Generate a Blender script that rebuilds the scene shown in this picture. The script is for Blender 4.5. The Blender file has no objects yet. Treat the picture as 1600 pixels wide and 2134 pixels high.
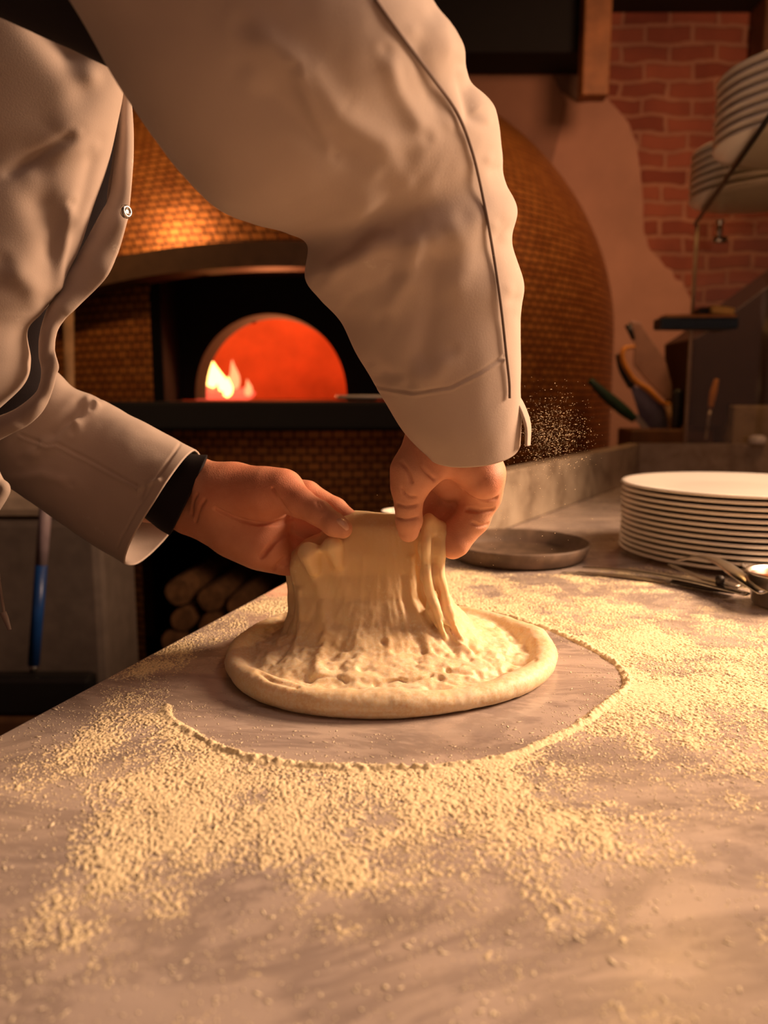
import bpy, bmesh, math, random
import numpy as np
from mathutils import Vector, noise as mnoise

# ------------------------------------------------------------------ scene, camera, light
SC = bpy.context.scene
COL = SC.collection
random.seed(7)
RNG = np.random.default_rng(11)
T = 0.90                       # table top height
CAMZ = T + 0.222
PITCH = math.radians(8.4)
F = 1600.0                     # focal length in pixels of the 1600 x 2134 frame

SC.view_settings.view_transform = 'Standard'
SC.view_settings.look = 'None'
SC.view_settings.gamma = 1
SC.view_settings.use_curve_mapping = False
SC.view_settings.exposure = 0.0

cam_data = bpy.data.cameras.new('camera')
cam = bpy.data.objects.new('camera', cam_data)
COL.objects.link(cam)
cam.location = (0, 0, CAMZ)
cam.rotation_euler = (math.radians(90) - PITCH, 0, 0)
cam_data.sensor_fit = 'VERTICAL'
cam_data.sensor_height = 36.0
cam_data.lens = 36.0 * F / 2134.0
cam_data.clip_start = 0.02
cam_data.dof.use_dof = True
cam_data.dof.focus_distance = 0.60
cam_data.dof.aperture_fstop = 5.2
SC.camera = cam

world = bpy.data.worlds.new('world')
SC.world = world
world.use_nodes = True
world.node_tree.nodes['Background'].inputs[0].default_value = (1.0, 0.44, 0.28, 1)
world.node_tree.nodes['Background'].inputs[1].default_value = 0.14

def area(name, loc, target, size, power, col, size_y=None, spread=180):
    l = bpy.data.lights.new(name, 'AREA')
    l.energy = power; l.color = col; l.size = size; l.spread = math.radians(spread)
    if size_y: l.shape = 'RECTANGLE'; l.size_y = size_y
    o = bpy.data.objects.new(name, l); COL.objects.link(o)
    o.location = loc
    o.rotation_euler = (Vector(target) - Vector(loc)).to_track_quat('-Z', 'Y').to_euler()
    return o
area('key_light', (1.15, 0.88, T + 0.70), (0.02, 0.62, T + 0.05), 0.45, 18, (1.0, 0.63, 0.385), spread=112)
area('top_light', (0.75, 0.10, T + 1.5), (0.15, 0.55, T), 0.8, 5, (1.0, 0.62, 0.45))
area('back_room_light', (1.3, 1.6, 2.5), (0.9, 3.4, 1.7), 0.5, 8.5, (1.0, 0.50, 0.27), spread=130)
area('oven_side_light', (-1.5, 1.5, 2.4), (-0.75, 2.6, 1.75), 0.25, 3.5, (1.0, 0.50, 0.20), spread=70)

# ------------------------------------------------------------------ projection helpers (author-time lookup of places)
CO = np.array((0.0, 0.0, CAMZ))
cp, sp = math.cos(PITCH), math.sin(PITCH)
def ray(px, py):
    u = (np.asarray(px, float) - 800.0) / F
    v = (1067.0 - np.asarray(py, float)) / F
    return np.stack([u, cp + v * sp, -sp + v * cp], -1)
def pt(px, py, d):                       # d = distance along the viewing axis
    return CO + ray(px, py) * np.asarray(d, float)[..., None]
def atY(px, py, Y):                      # on the vertical plane y = Y
    r = ray(px, py); return CO + r * (np.asarray(Y) / r[..., 1])[..., None]
def atZ(px, py, z=T):                    # on the horizontal plane at height z
    r = ray(px, py); return CO + r * ((z - CAMZ) / r[..., 2])[..., None]
def topx(P):
    d = P - CO
    dep = d[..., 1] * cp - d[..., 2] * sp
    up = d[..., 1] * sp + d[..., 2] * cp
    return 800 + F * d[..., 0] / dep, 1067 - F * up / dep

# ------------------------------------------------------------------ object helpers
def put(o, parent=None, label=None, cat=None, group=None, kind=None):
    COL.objects.link(o)
    if parent is not None: o.parent = parent
    if label: o['label'] = label
    if cat: o['category'] = cat
    if group: o['group'] = group
    if kind: o['kind'] = kind
    return o
def empty(name, loc=(0, 0, 0), **k):
    o = bpy.data.objects.new(name, None); o.location = loc; o.empty_display_size = 0.05
    return put(o, **k)
def mesh(name, V, Fc, mat=None, smooth=True, uv=None, **k):
    """quads or tris in a numpy array, or a python list of faces"""
    me = bpy.data.meshes.new(name)
    V = np.asarray(V, dtype=np.float32)
    if isinstance(Fc, np.ndarray):
        n, w = Fc.shape
        me.vertices.add(len(V)); me.vertices.foreach_set('co', V.ravel())
        me.loops.add(n * w); me.loops.foreach_set('vertex_index', Fc.astype(np.int32).ravel())
        me.polygons.add(n); me.polygons.foreach_set('loop_start', np.arange(0, n * w, w, dtype=np.int32))
        me.update(calc_edges=True)
        me.validate()
    else:
        me.from_pydata([tuple(map(float, v)) for v in V], [], Fc); me.update()
    if uv is not None:
        lay = me.uv_layers.new(name='UVMap')
        li = np.zeros(len(me.loops), dtype=np.int32); me.loops.foreach_get('vertex_index', li)
        lay.data.foreach_set('uv', np.asarray(uv, dtype=np.float32)[li].ravel())
    if smooth: me.polygons.foreach_set('use_smooth', np.ones(len(me.polygons), dtype=bool))
    if mat: me.materials.append(mat)
    o = bpy.data.objects.new(name, me)
    return put(o, **k)
def bevel(o, w=0.004, seg=2):
    m = o.modifiers.new('bevel', 'BEVEL'); m.width = w; m.segments = seg; m.limit_method = 'ANGLE'
    return o
def box(name, c, s, mat, rz=0, bev=0.004, rot=None, **k):
    x, y, z = [a / 2 for a in s]
    V = [(-x,-y,-z),(x,-y,-z),(x,y,-z),(-x,y,-z),(-x,-y,z),(x,-y,z),(x,y,z),(-x,y,z)]
    Fc = [(0,3,2,1),(4,5,6,7),(0,1,5,4),(1,2,6,5),(2,3,7,6),(3,0,4,7)]
    o = mesh(name, V, Fc, mat, smooth=False, **k)
    o.location = c; o.rotation_euler = rot if rot else (0, 0, rz)
    if bev: bevel(o, bev)
    return o
def lathe_data(prof, n=64):
    prof = np.array(prof, float); m = len(prof)
    a = np.linspace(0, 2 * np.pi, n, endpoint=False)
    V = np.stack([np.outer(prof[:, 0], np.cos(a)), np.outer(prof[:, 0], np.sin(a)), np.repeat(prof[:, 1:2], n, 1)], -1).reshape(-1, 3)
    i = np.arange(m - 1)[:, None]; j = np.arange(n)[None, :]; j2 = (j + 1) % n
    Q = np.stack([i * n + j, i * n + j2, (i + 1) * n + j2, (i + 1) * n + j], -1).reshape(-1, 4)
    return V, Q
def lathe(name, prof, mat, n=64, loc=(0, 0, 0), **k):
    V, Q = lathe_data(prof, n); o = mesh(name, V, Q, mat, **k); o.location = loc; return o
def catmull(P, n):
    P = np.asarray(P, float); m = len(P)
    Pp = np.vstack([2 * P[0] - P[1], P, 2 * P[-1] - P[-2]])
    t = np.linspace(0, m - 1, n); i = np.minimum(t.astype(int), m - 2); f = (t - i)[:, None]
    a, b, c, d = Pp[i], Pp[i + 1], Pp[i + 2], Pp[i + 3]
    return 0.5 * (2 * b + (c - a) * f + (2 * a - 5 * b + 4 * c - d) * f ** 2 + (3 * b - a - 3 * c + d) * f ** 3)
def tube(name, pts, rad, mat, n=12, steps=None, closed_ends=True, flat=1.0, **k):
    pts = np.asarray(pts, float); rad = np.broadcast_to(np.asarray(rad, float), (len(pts),))
    if steps:
        q = catmull(np.hstack([pts, rad[:, None]]), steps); pts, rad = q[:, :3], q[:, 3]
    m = len(pts); tan = np.gradient(pts, axis=0); tan /= np.linalg.norm(tan, axis=1)[:, None] + 1e-12
    ref = np.array((0, 0, 1.0)) if abs(tan[0][2]) < 0.9 else np.array((0, 1.0, 0))
    V = []
    a = np.linspace(0, 2 * np.pi, n, endpoint=False)
    nn = np.cross(tan[0], ref)
    for i in range(m):
        nn = nn - tan[i] * np.dot(nn, tan[i]); nn /= np.linalg.norm(nn); b = np.cross(tan[i], nn)
        V.append(pts[i] + rad[i] * (np.outer(np.cos(a), nn) + flat * np.outer(np.sin(a), b)))
    V = np.vstack(V); Fc = []
    for i in range(m - 1):
        for j in range(n):
            Fc.append((i*n+j, i*n+(j+1) % n, (i+1)*n+(j+1) % n, (i+1)*n+j))
    if closed_ends:
        Fc.append(tuple(range(n - 1, -1, -1))); Fc.append(tuple((m - 1) * n + j for j in range(n)))
    return mesh(name, V, Fc, mat, **k)
def prism(name, P, thick_vec, mat, bev=0.002, **k):
    """closed outline P (3D points, planar) given thickness"""
    P = np.asarray(P, float); n = len(P); V = np.vstack([P, P + np.asarray(thick_vec)])
    Fc = [tuple(range(n)), tuple(range(2 * n - 1, n - 1, -1))] + [(i, i + n, (i + 1) % n + n, (i + 1) % n) for i in range(n)]
    o = mesh(name, V, Fc, mat, smooth=False, **k)
    bm = bmesh.new(); bm.from_mesh(o.data); bmesh.ops.recalc_face_normals(bm, faces=bm.faces); bm.to_mesh(o.data); bm.free()
    if bev: bevel(o, bev)
    return o

# ------------------------------------------------------------------ numpy noise, signed distance shapes, surface nets
def _hash(i, j, k, seed):
    h = (i.astype(np.int64) * 374761393 + j.astype(np.int64) * 668265263 + k.astype(np.int64) * 2147483647 + seed * 1274126177) & 0xFFFFFFFF
    h = ((h ^ (h >> 13)) * 1274126177) & 0xFFFFFFFF
    h = (h ^ (h >> 16)) & 0xFFFFFF
    return h.astype(np.float32) / 0xFFFFFF * 2 - 1
def vnoise(P, seed=0):
    P = np.asarray(P, dtype=np.float64)
    I = np.floor(P).astype(np.int64); f = (P - I).astype(np.float32); f = f * f * f * (f * (f * 6 - 15) + 10)
    x, y, z = I[..., 0], I[..., 1], I[..., 2]; fx, fy, fz = f[..., 0], f[..., 1], f[..., 2]
    def L(a, b, t): return a + (b - a) * t
    c = [[[_hash(x + i, y + j, z + k, seed) for k in (0, 1)] for j in (0, 1)] for i in (0, 1)]
    return L(L(L(c[0][0][0], c[1][0][0], fx), L(c[0][1][0], c[1][1][0], fx), fy), L(L(c[0][0][1], c[1][0][1], fx), L(c[0][1][1], c[1][1][1], fx), fy), fz)
def fbm(P, octv=3, seed=0):
    s = 0; a = 1.0; t = 0; P = np.asarray(P, float)
    for o in range(octv):
        s = s + a * vnoise(P * 2 ** o + 17.3 * o, seed + o); t += a; a *= 0.5
    return s / t * 1.4
def smin(a, b, k):
    h = np.maximum(k - np.abs(a - b), 0) / k
    return np.minimum(a, b) - h * h * k * 0.25
def smax(a, b, k): return -smin(-a, -b, k)
def cone(G, a, b, ra, rb):
    a = np.asarray(a, np.float32); b = np.asarray(b, np.float32); ab = b - a
    q = G - a; t = np.clip((q @ ab) / max(float(ab @ ab), 1e-12), 0, 1)
    return np.linalg.norm(q - t[..., None] * ab, axis=-1) - (ra + (rb - ra) * t)
def grid(lo, hi, h):
    ax = [np.arange(lo[i], hi[i] + h, h, dtype=np.float32) for i in range(3)]
    return np.stack(np.meshgrid(*ax, indexing='ij'), -1)
def surfnets(Fv, lo, h, relax=2):
    S = Fv < 0
    nx, ny, nz = Fv.shape
    acc = np.zeros((nx - 1, ny - 1, nz - 1, 3), np.float32); cnt = np.zeros((nx - 1, ny - 1, nz - 1), np.float32)
    cor = [(i, j, k) for i in (0, 1) for j in (0, 1) for k in (0, 1)]
    def sub(A, c): return A[c[0]:nx - 1 + c[0], c[1]:ny - 1 + c[1], c[2]:nz - 1 + c[2]]
    for c in cor:
        for ax in range(3):
            if c[ax] == 1: continue
            d = list(c); d[ax] = 1; d = tuple(d)
            a, b = sub(Fv, c), sub(Fv, d); m = sub(S, c) != sub(S, d)
            t = np.where(m, a / np.where(m, a - b, 1), 0)
            for q in range(3):
                acc[..., q] += np.where(m, c[q] + (t if q == ax else 0), 0)
            cnt += m
    act = cnt > 0
    idx = -np.ones(act.shape, np.int64); idx[act] = np.arange(act.sum())
    cells = np.argwhere(act)
    V = (cells + acc[act] / cnt[act][:, None]) * h + np.asarray(lo)
    Q = []
    for ax in range(3):
        o = [0, 1, 2]; o.remove(ax); u, w = o
        sl_a = [slice(1, n - 1) for n in (nx, ny, nz)]; sl_b = list(sl_a)
        sl_a[ax] = slice(0, (nx, ny, nz)[ax] - 1); sl_b[ax] = slice(1, (nx, ny, nz)[ax])
        A, B = S[tuple(sl_a)], S[tuple(sl_b)]
        E = np.argwhere(A != B)
        flip = A[tuple(E.T)]
        base = E.copy(); base[:, u] += 1; base[:, w] += 1
        def ci(du, dw):
            e = base.copy(); e[:, u] -= du; e[:, w] -= dw
            return idx[tuple(e.T)]
        q = np.stack([ci(1, 1), ci(0, 1), ci(0, 0), ci(1, 0)], -1)
        if ax == 1: flip = ~flip
        q[~flip] = q[~flip][:, ::-1]
        Q.append(q)
    Q = np.vstack(Q); Q = Q[(Q >= 0).all(1)]
    V = laplace(V, Q, relax)
    return V.astype(np.float64), Q
def laplace(V, Q, it, lam=0.6):
    for _ in range(it):
        s = np.zeros_like(V); c = np.zeros(len(V))
        for a, b in ((0, 1), (1, 2), (2, 3), (3, 0)):
            for q in range(3):
                s[:, q] += np.bincount(Q[:, a], V[Q[:, b], q], len(V)) + np.bincount(Q[:, b], V[Q[:, a], q], len(V))
            c += np.bincount(Q[:, a], minlength=len(V)) + np.bincount(Q[:, b], minlength=len(V))
        V = V + lam * (s / np.maximum(c, 1)[:, None] - V)
    return V
def vnormals(V, Q):
    n = np.cross(V[Q[:, 2]] - V[Q[:, 0]], V[Q[:, 3]] - V[Q[:, 1]])
    N = np.zeros_like(V)
    for a in range(4):
        for q in range(3): N[:, q] += np.bincount(Q[:, a], n[:, q], len(V))
    return N / (np.linalg.norm(N, axis=1)[:, None] + 1e-15)
def seg_dist(X, Y, poly):
    """distance from points to a polyline in 2D"""
    best = np.full(np.shape(X), 1e9)
    poly = np.asarray(poly, float)
    for a, b in zip(poly[:-1], poly[1:]):
        ab = b - a; t = np.clip(((X - a[0]) * ab[0] + (Y - a[1]) * ab[1]) / (ab @ ab), 0, 1)
        best = np.minimum(best, np.hypot(X - a[0] - t * ab[0], Y - a[1] - t * ab[1]))
    return best
def in_poly(X, Y, poly):
    ins = np.zeros(np.shape(X), bool); n = len(poly)
    for i in range(n):
        x1, y1 = poly[i]; x2, y2 = poly[(i + 1) % n]
        c = ((y1 > Y) != (y2 > Y)) & (X < (x2 - x1) * (Y - y1) / (y2 - y1 + 1e-15) + x1)
        ins ^= c
    return ins

# ------------------------------------------------------------------ materials
class NT:
    def __init__(s, name):
        s.m = bpy.data.materials.new(name); s.m.use_nodes = True; s.t = s.m.node_tree
        s.b = s.t.nodes['Principled BSDF']
    def n(s, typ, **k):
        nd = s.t.nodes.new(typ)
        for a, v in k.items():
            if a.startswith('i_'): nd.inputs[a[2:].replace('_', ' ')].default_value = v
            else: setattr(nd, a, v)
        return nd
    def l(s, a, b): s.t.links.new(a, b)
    def coord(s, kind='Object', scale=(1, 1, 1)):
        tc = s.n('ShaderNodeTexCoord'); mp = s.n('ShaderNodeMapping'); mp.inputs['Scale'].default_value = scale
        s.l(tc.outputs[kind], mp.inputs[0]); return mp.outputs[0]
    def noise(s, co, scale, detail=4, rough=0.55, dist=0.0):
        nd = s.n('ShaderNodeTexNoise', i_Scale=scale, i_Detail=detail, i_Roughness=rough, i_Distortion=dist)
        s.l(co, nd.inputs['Vector']); return nd.outputs['Fac']
    def ramp(s, fac, stops):
        r = s.n('ShaderNodeValToRGB'); e = r.color_ramp.elements
        while len(e) < len(stops): e.new(0.5)
        for i, (p, c) in enumerate(stops): e[i].position = p; e[i].color = (*c, 1) if len(c) == 3 else c
        s.l(fac, r.inputs[0]); return r.outputs[0]
    def bump(s, h, strength=0.3, dist=0.002):
        b = s.n('ShaderNodeBump', i_Strength=strength, i_Distance=dist); s.l(h, b.inputs['Height'])
        s.l(b.outputs[0], s.b.inputs['Normal']); return b
    def set(s, **k):
        for a, v in k.items():
            s.b.inputs[a.replace('_', ' ')].default_value = (*v, 1) if isinstance(v, tuple) and len(v) == 3 and a != 'Subsurface_Radius' else v
        return s
def simple(name, c, rough=0.6, metal=0.0, var=0.15, scale=30, bump=0.0, coord='Object', **k):
    s = NT(name); co = s.coord(coord); f = s.noise(co, scale)
    lo = tuple(x * (1 - var) for x in c); hi = tuple(min(1, x * (1 + var)) for x in c)
    s.l(s.ramp(f, [(0.3, lo), (0.7, hi)]), s.b.inputs['Base Color'])
    s.set(Roughness=rough, Metallic=metal, **k)
    if bump: s.bump(f, bump, 0.004)
    return s.m

def mat_cloth(name, c, weave=1500, dusty=0.0):
    s = NT(name); co = s.coord()
    f = s.noise(co, 9, 5)
    col = s.ramp(f, [(0.3, tuple(x * 0.9 for x in c)), (0.7, tuple(min(1, x * 1.06) for x in c))])
    if dusty:
        d = s.noise(co, 60, 6, 0.7); dm = s.ramp(d, [(0.62, (0, 0, 0)), (0.75, (1, 1, 1))])
        g = s.noise(co, 12, 2); gm = s.ramp(g, [(0.5, (0, 0, 0)), (0.65, (dusty,) * 3)])
        mu = s.n('ShaderNodeMath', operation='MULTIPLY'); s.l(dm, mu.inputs[0]); s.l(gm, mu.inputs[1])
        mx = s.n('ShaderNodeMix', data_type='RGBA'); s.l(mu.outputs[0], mx.inputs['Factor']); s.l(col, mx.inputs[6]); mx.inputs[7].default_value = (0.8, 0.75, 0.66, 1)
        col = mx.outputs[2]
    s.l(col, s.b.inputs['Base Color'])
    s.bump(s.noise(co, 700, 4, 0.7), 0.2, 0.0008)
    s.set(Roughness=0.85); s.b.inputs['Sheen Weight'].default_value = 0.2 if c[0] > 0.1 else 0.0; s.b.inputs['Sheen Roughness'].default_value = 0.5
    s.b.inputs['Specular IOR Level'].default_value = 0.2
    return s.m
M = {}
M['jacket'] = mat_cloth('cream cotton twill', (0.48, 0.385, 0.33), dusty=0.6)
M['lining'] = mat_cloth('dark navy knit', (0.016, 0.012, 0.014))
M['trousers'] = mat_cloth('dark trousers', (0.03, 0.03, 0.035))
M['thread'] = simple('grey brown thread', (0.16, 0.11, 0.09), 0.9)
M['steel'] = simple('brushed steel', (0.55, 0.52, 0.48), 0.28, 1.0, 0.1, 60)
M['darksteel'] = simple('blackened steel', (0.035, 0.026, 0.022), 0.55, 0.4)
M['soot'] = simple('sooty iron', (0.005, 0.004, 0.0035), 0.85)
M['bronze'] = simple('bronze band', (0.10, 0.055, 0.028), 0.5, 0.3)
M['plate'] = simple('glazed white china', (0.80, 0.75, 0.68), 0.2, 0.0, 0.03, 8)
M['black'] = simple('black plastic', (0.012, 0.011, 0.011), 0.4)
M['green'] = simple('green plastic', (0.012, 0.045, 0.020), 0.4)
M['blue'] = simple('blue plastic', (0.010, 0.050, 0.20), 0.35)
M['navy'] = simple('dark blue plastic', (0.018, 0.045, 0.085), 0.35)
M['orange_lit'] = simple('orange light tone', (0.72, 0.30, 0.05), 0.45)  # orange light on the spatula edge and a reflection, put into the colour
M['wood'] = simple('pale wood', (0.42, 0.24, 0.11), 0.6, 0, 0.3, 18, 0.1)
M['darkwood'] = simple('dark brown wood', (0.13, 0.055, 0.02), 0.6, 0, 0.35, 12, 0.2)
M['bark'] = simple('split firewood', (0.26, 0.12, 0.045), 0.85, 0, 0.5, 30, 0.6)
M['bin'] = simple('greyish plastic', (0.15, 0.115, 0.095), 0.5)
M['floor'] = simple('dark tiled floor', (0.06, 0.035, 0.025), 0.5, 0, 0.4, 6)
M['dark'] = simple('dark painted plaster', (0.020, 0.012, 0.009), 0.9)
M['sauce'] = simple('orange sauce', (0.60, 0.22, 0.08), 0.3)
M['yellow'] = simple('yellow sponge', (0.80, 0.52, 0.18), 0.9)

def mat_skin():
    s = NT('skin'); co = s.coord()
    f = s.noise(co, 28, 4); f2 = s.noise(co, 9, 2)
    a = s.ramp(f, [(0.3, (0.56, 0.25, 0.15)), (0.7, (0.70, 0.37, 0.24))])
    b = s.ramp(f2, [(0.35, (1, 0.80, 0.76)), (0.65, (1, 1, 1))])
    mx = s.n('ShaderNodeMix', data_type='RGBA', blend_type='MULTIPLY'); mx.inputs['Factor'].default_value = 1
    s.l(a, mx.inputs[6]); s.l(b, mx.inputs[7]); s.l(mx.outputs[2], s.b.inputs['Base Color'])
    v = s.n('ShaderNodeTexVoronoi', i_Scale=900.0); s.l(co, v.inputs['Vector'])
    g = s.noise(co, 220, 4); ad = s.n('ShaderNodeMath', operation='ADD'); s.l(v.outputs['Distance'], ad.inputs[0]); s.l(g, ad.inputs[1])
    s.bump(ad.outputs[0], 0.22, 0.0006)
    s.set(Roughness=0.6, Subsurface_Weight=0.15, Subsurface_Scale=0.004)
    s.b.inputs['Subsurface Radius'].default_value = (1.0, 0.35, 0.2)
    return s.m
M['skin'] = mat_skin()
M['nail'] = simple('thumb nail', (0.72, 0.42, 0.30), 0.3, 0, 0.05)

def mat_dough():
    s = NT('pizza dough'); co = s.coord()
    f = s.noise(co, 22, 5, 0.6)
    a = s.ramp(f, [(0.3, (0.76, 0.55, 0.30)), (0.7, (0.84, 0.67, 0.42))])
    # flour dust on the skin of the dough
    d = s.noise(co, 420, 3, 0.7); d2 = s.noise(co, 30, 3)
    geo = s.n('ShaderNodeSeparateXYZ'); s.l(co, geo.inputs[0])
    mr = s.n('ShaderNodeMapRange', i_From_Min=T + 0.05, i_From_Max=T + 0.008, i_To_Min=0.0, i_To_Max=0.22); s.l(geo.outputs['Z'], mr.inputs['Value'])
    ad = s.n('ShaderNodeMath', operation='ADD'); s.l(d, ad.inputs[0]); s.l(mr.outputs[0], ad.inputs[1])
    ad2 = s.n('ShaderNodeMath', operation='MULTIPLY_ADD'); s.l(d2, ad2.inputs[0]); ad2.inputs[1].default_value = 0.4; s.l(ad.outputs[0], ad2.inputs[2])
    mk = s.ramp(ad2.outputs[0], [(0.80, (0, 0, 0)), (1.0, (0.75, 0.75, 0.75))])
    mx = s.n('ShaderNodeMix', data_type='RGBA'); s.l(mk, mx.inputs['Factor']); s.l(a, mx.inputs[6]); mx.inputs[7].default_value = (0.86, 0.76, 0.58, 1)
    s.l(mx.outputs[2], s.b.inputs['Base Color'])
    g = s.noise(co, 130, 5, 0.6); s.bump(g, 0.25, 0.0012)
    s.set(Roughness=0.55, Subsurface_Weight=0.35, Subsurface_Scale=0.008)
    s.b.inputs['Subsurface Radius'].default_value = (1.0, 0.6, 0.25)
    return s.m
M['dough'] = mat_dough()
M['flour'] = simple('flour', (0.86, 0.72, 0.46), 0.95, 0, 0.08, 200, 0.2)

def mat_grain():
    s = NT('flour grain'); out = s.t.nodes['Material Output']; d = s.n('ShaderNodeBsdfDiffuse'); t = s.n('ShaderNodeBsdfTranslucent')
    for q in (d, t): q.inputs[0].default_value = (0.95, 0.84, 0.62, 1)
    mx = s.n('ShaderNodeMixShader'); mx.inputs[0].default_value = 0.12; s.l(d.outputs[0], mx.inputs[1]); s.l(t.outputs[0], mx.inputs[2]); s.l(mx.outputs[0], out.inputs[0])
    s.t.nodes.remove(s.b); return s.m
M['grain'] = mat_grain()
def mat_marble():
    s = NT('grey veined marble'); co = s.coord()
    mp = s.n('ShaderNodeMapping'); mp.inputs['Rotation'].default_value = (0, 0, math.radians(-38)); mp.inputs['Scale'].default_value = (1.0, 2.6, 1.0)
    s.l(co, mp.inputs[0]); c2 = mp.outputs[0]
    f = s.noise(c2, 7, 8, 0.62, 0.8)
    base = s.ramp(f, [(0.28, (0.35, 0.285, 0.25)), (0.48, (0.49, 0.405, 0.36)), (0.7, (0.56, 0.465, 0.41))])
    v = s.noise(c2, 4.0, 9, 0.66, 1.6)
    vm = s.ramp(v, [(0.44, (1, 1, 1)), (0.495, (0.62, 0.61, 0.63)), (0.52, (0.70, 0.69, 0.70)), (0.58, (1, 1, 1))])
    mx = s.n('ShaderNodeMix', data_type='RGBA', blend_type='MULTIPLY'); mx.inputs['Factor'].default_value = 0.85
    s.l(base, mx.inputs[6]); s.l(vm, mx.inputs[7])
    # thin film of flour rubbed into the stone
    n3 = s.noise(co, 11, 6, 0.7); fm = s.ramp(n3, [(0.42, (0, 0, 0)), (0.75, (0.30, 0.30, 0.30))])
    mx2 = s.n('ShaderNodeMix', data_type='RGBA'); s.l(fm, mx2.inputs['Factor']); s.l(mx.outputs[2], mx2.inputs[6]); mx2.inputs[7].default_value = (0.66, 0.52, 0.38, 1)
    s.l(mx2.outputs[2], s.b.inputs['Base Color'])
    r = s.ramp(n3, [(0.3, (0.14,) * 3), (0.7, (0.38,) * 3)]); s.l(r, s.b.inputs['Roughness'])
    s.b.inputs['Specular IOR Level'].default_value = 0.4
    return s.m
M['marble'] = mat_marble()
def mat_stone():
    s = NT('beige stone'); co = s.coord()
    f = s.noise(co, 14, 7, 0.62, 0.3)
    s.l(s.ramp(f, [(0.3, (0.20, 0.145, 0.10)), (0.5, (0.38, 0.30, 0.22)), (0.72, (0.50, 0.41, 0.31))]), s.b.inputs['Base Color'])
    s.set(Roughness=0.45); return s.m
M['stone'] = mat_stone()
def mat_tile(name, c1, c2, mortar, w, h, metal, rough, coord='UV'):
    s = NT(name); co = s.coord(coord)
    br = s.n('ShaderNodeTexBrick', i_Scale=1.0, i_Mortar_Size=0.0028, i_Brick_Width=w, i_Row_Height=h, i_Bias=0.0)
    br.inputs['Color1'].default_value = (*c1, 1); br.inputs['Color2'].default_value = (*c2, 1); br.inputs['Mortar'].default_value = (*mortar, 1)
    br.inputs['Mortar Smooth'].default_value = 0.3
    s.l(co, br.inputs['Vector']); s.l(br.outputs['Color'], s.b.inputs['Base Color'])
    inv = s.n('ShaderNodeMath', operation='SUBTRACT'); inv.inputs[0].default_value = 1; s.l(br.outputs['Fac'], inv.inputs[1])
    n = s.noise(co, 25, 2); ad = s.n('ShaderNodeMath', operation='MULTIPLY_ADD'); s.l(n, ad.inputs[0]); ad.inputs[1].default_value = 0.9; s.l(inv.outputs[0], ad.inputs[2])
    s.bump(ad.outputs[0], 0.5, 0.004)
    s.set(Roughness=rough, Metallic=metal); return s.m
M['tile'] = mat_tile('copper mosaic tile', (0.50, 0.20, 0.05), (0.34, 0.12, 0.03), (0.05, 0.016, 0.006), 0.037, 0.023, 0.55, 0.38)
def mat_brick():
    s = NT('old red brick'); co = s.coord('Object')
    mp = s.n('ShaderNodeMapping'); mp.inputs['Rotation'].default_value = (math.radians(90), 0, 0); s.l(co, mp.inputs[0])
    wn = s.noise(co, 6, 3); 
    wa = s.n('ShaderNodeVectorMath', operation='MULTIPLY_ADD'); s.l(wn, wa.inputs[0]); wa.inputs[1].default_value = (0.05, 0.05, 0.05); s.l(mp.outputs[0], wa.inputs[2])
    br = s.n('ShaderNodeTexBrick', i_Scale=1.0, i_Mortar_Size=0.011, i_Brick_Width=0.21, i_Row_Height=0.072)
    br.inputs['Color1'].default_value = (0.20, 0.050, 0.028, 1); br.inputs['Color2'].default_value = (0.34, 0.105, 0.060, 1); br.inputs['Mortar'].default_value = (0.40, 0.20, 0.13, 1)
    br.inputs['Mortar Smooth'].default_value = 0.5
    s.l(wa.outputs[0], br.inputs['Vector'])
    n2 = s.noise(co, 3.5, 4); tint = s.ramp(n2, [(0.35, (0.75, 0.7, 0.7)), (0.65, (1.15, 1.1, 1.0))])
    mx = s.n('ShaderNodeMix', data_type='RGBA', blend_type='MULTIPLY'); mx.inputs['Factor'].default_value = 1; s.l(br.outputs['Color'], mx.inputs[6]); s.l(tint, mx.inputs[7])
    s.l(mx.outputs[2], s.b.inputs['Base Color'])
    inv = s.n('ShaderNodeMath', operation='SUBTRACT'); inv.inputs[0].default_value = 1; s.l(br.outputs['Fac'], inv.inputs[1]); s.bump(inv.outputs[0], 0.7, 0.012)
    s.set(Roughness=0.9); return s.m
M['brick'] = mat_brick()
M['plaster'] = simple('rough pinkish plaster', (0.46, 0.25, 0.17), 0.9, 0, 0.14, 3.5, 0.25)
M['plaster2'] = simple('older brown plaster', (0.30, 0.155, 0.10), 0.9, 0, 0.12, 3.5, 0.25)
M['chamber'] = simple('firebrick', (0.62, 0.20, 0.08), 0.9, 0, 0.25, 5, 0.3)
def mat_emit(name, c, st):
    s = NT(name); s.set(Base_Color=(0, 0, 0)); s.b.inputs['Emission Color'].default_value = (*c, 1); s.b.inputs['Emission Strength'].default_value = st; return s.m
M['flame'] = mat_emit('flame', (1.0, 0.50, 0.12), 7)
M['flame_dim'] = mat_emit('outer flame', (1.0, 0.26, 0.10), 2.2)
M['ember'] = mat_emit('embers', (1.0, 0.10, 0.05), 1.6)
M['bulb'] = mat_emit('bulb', (1.0, 0.50, 0.16), 350)
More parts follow.
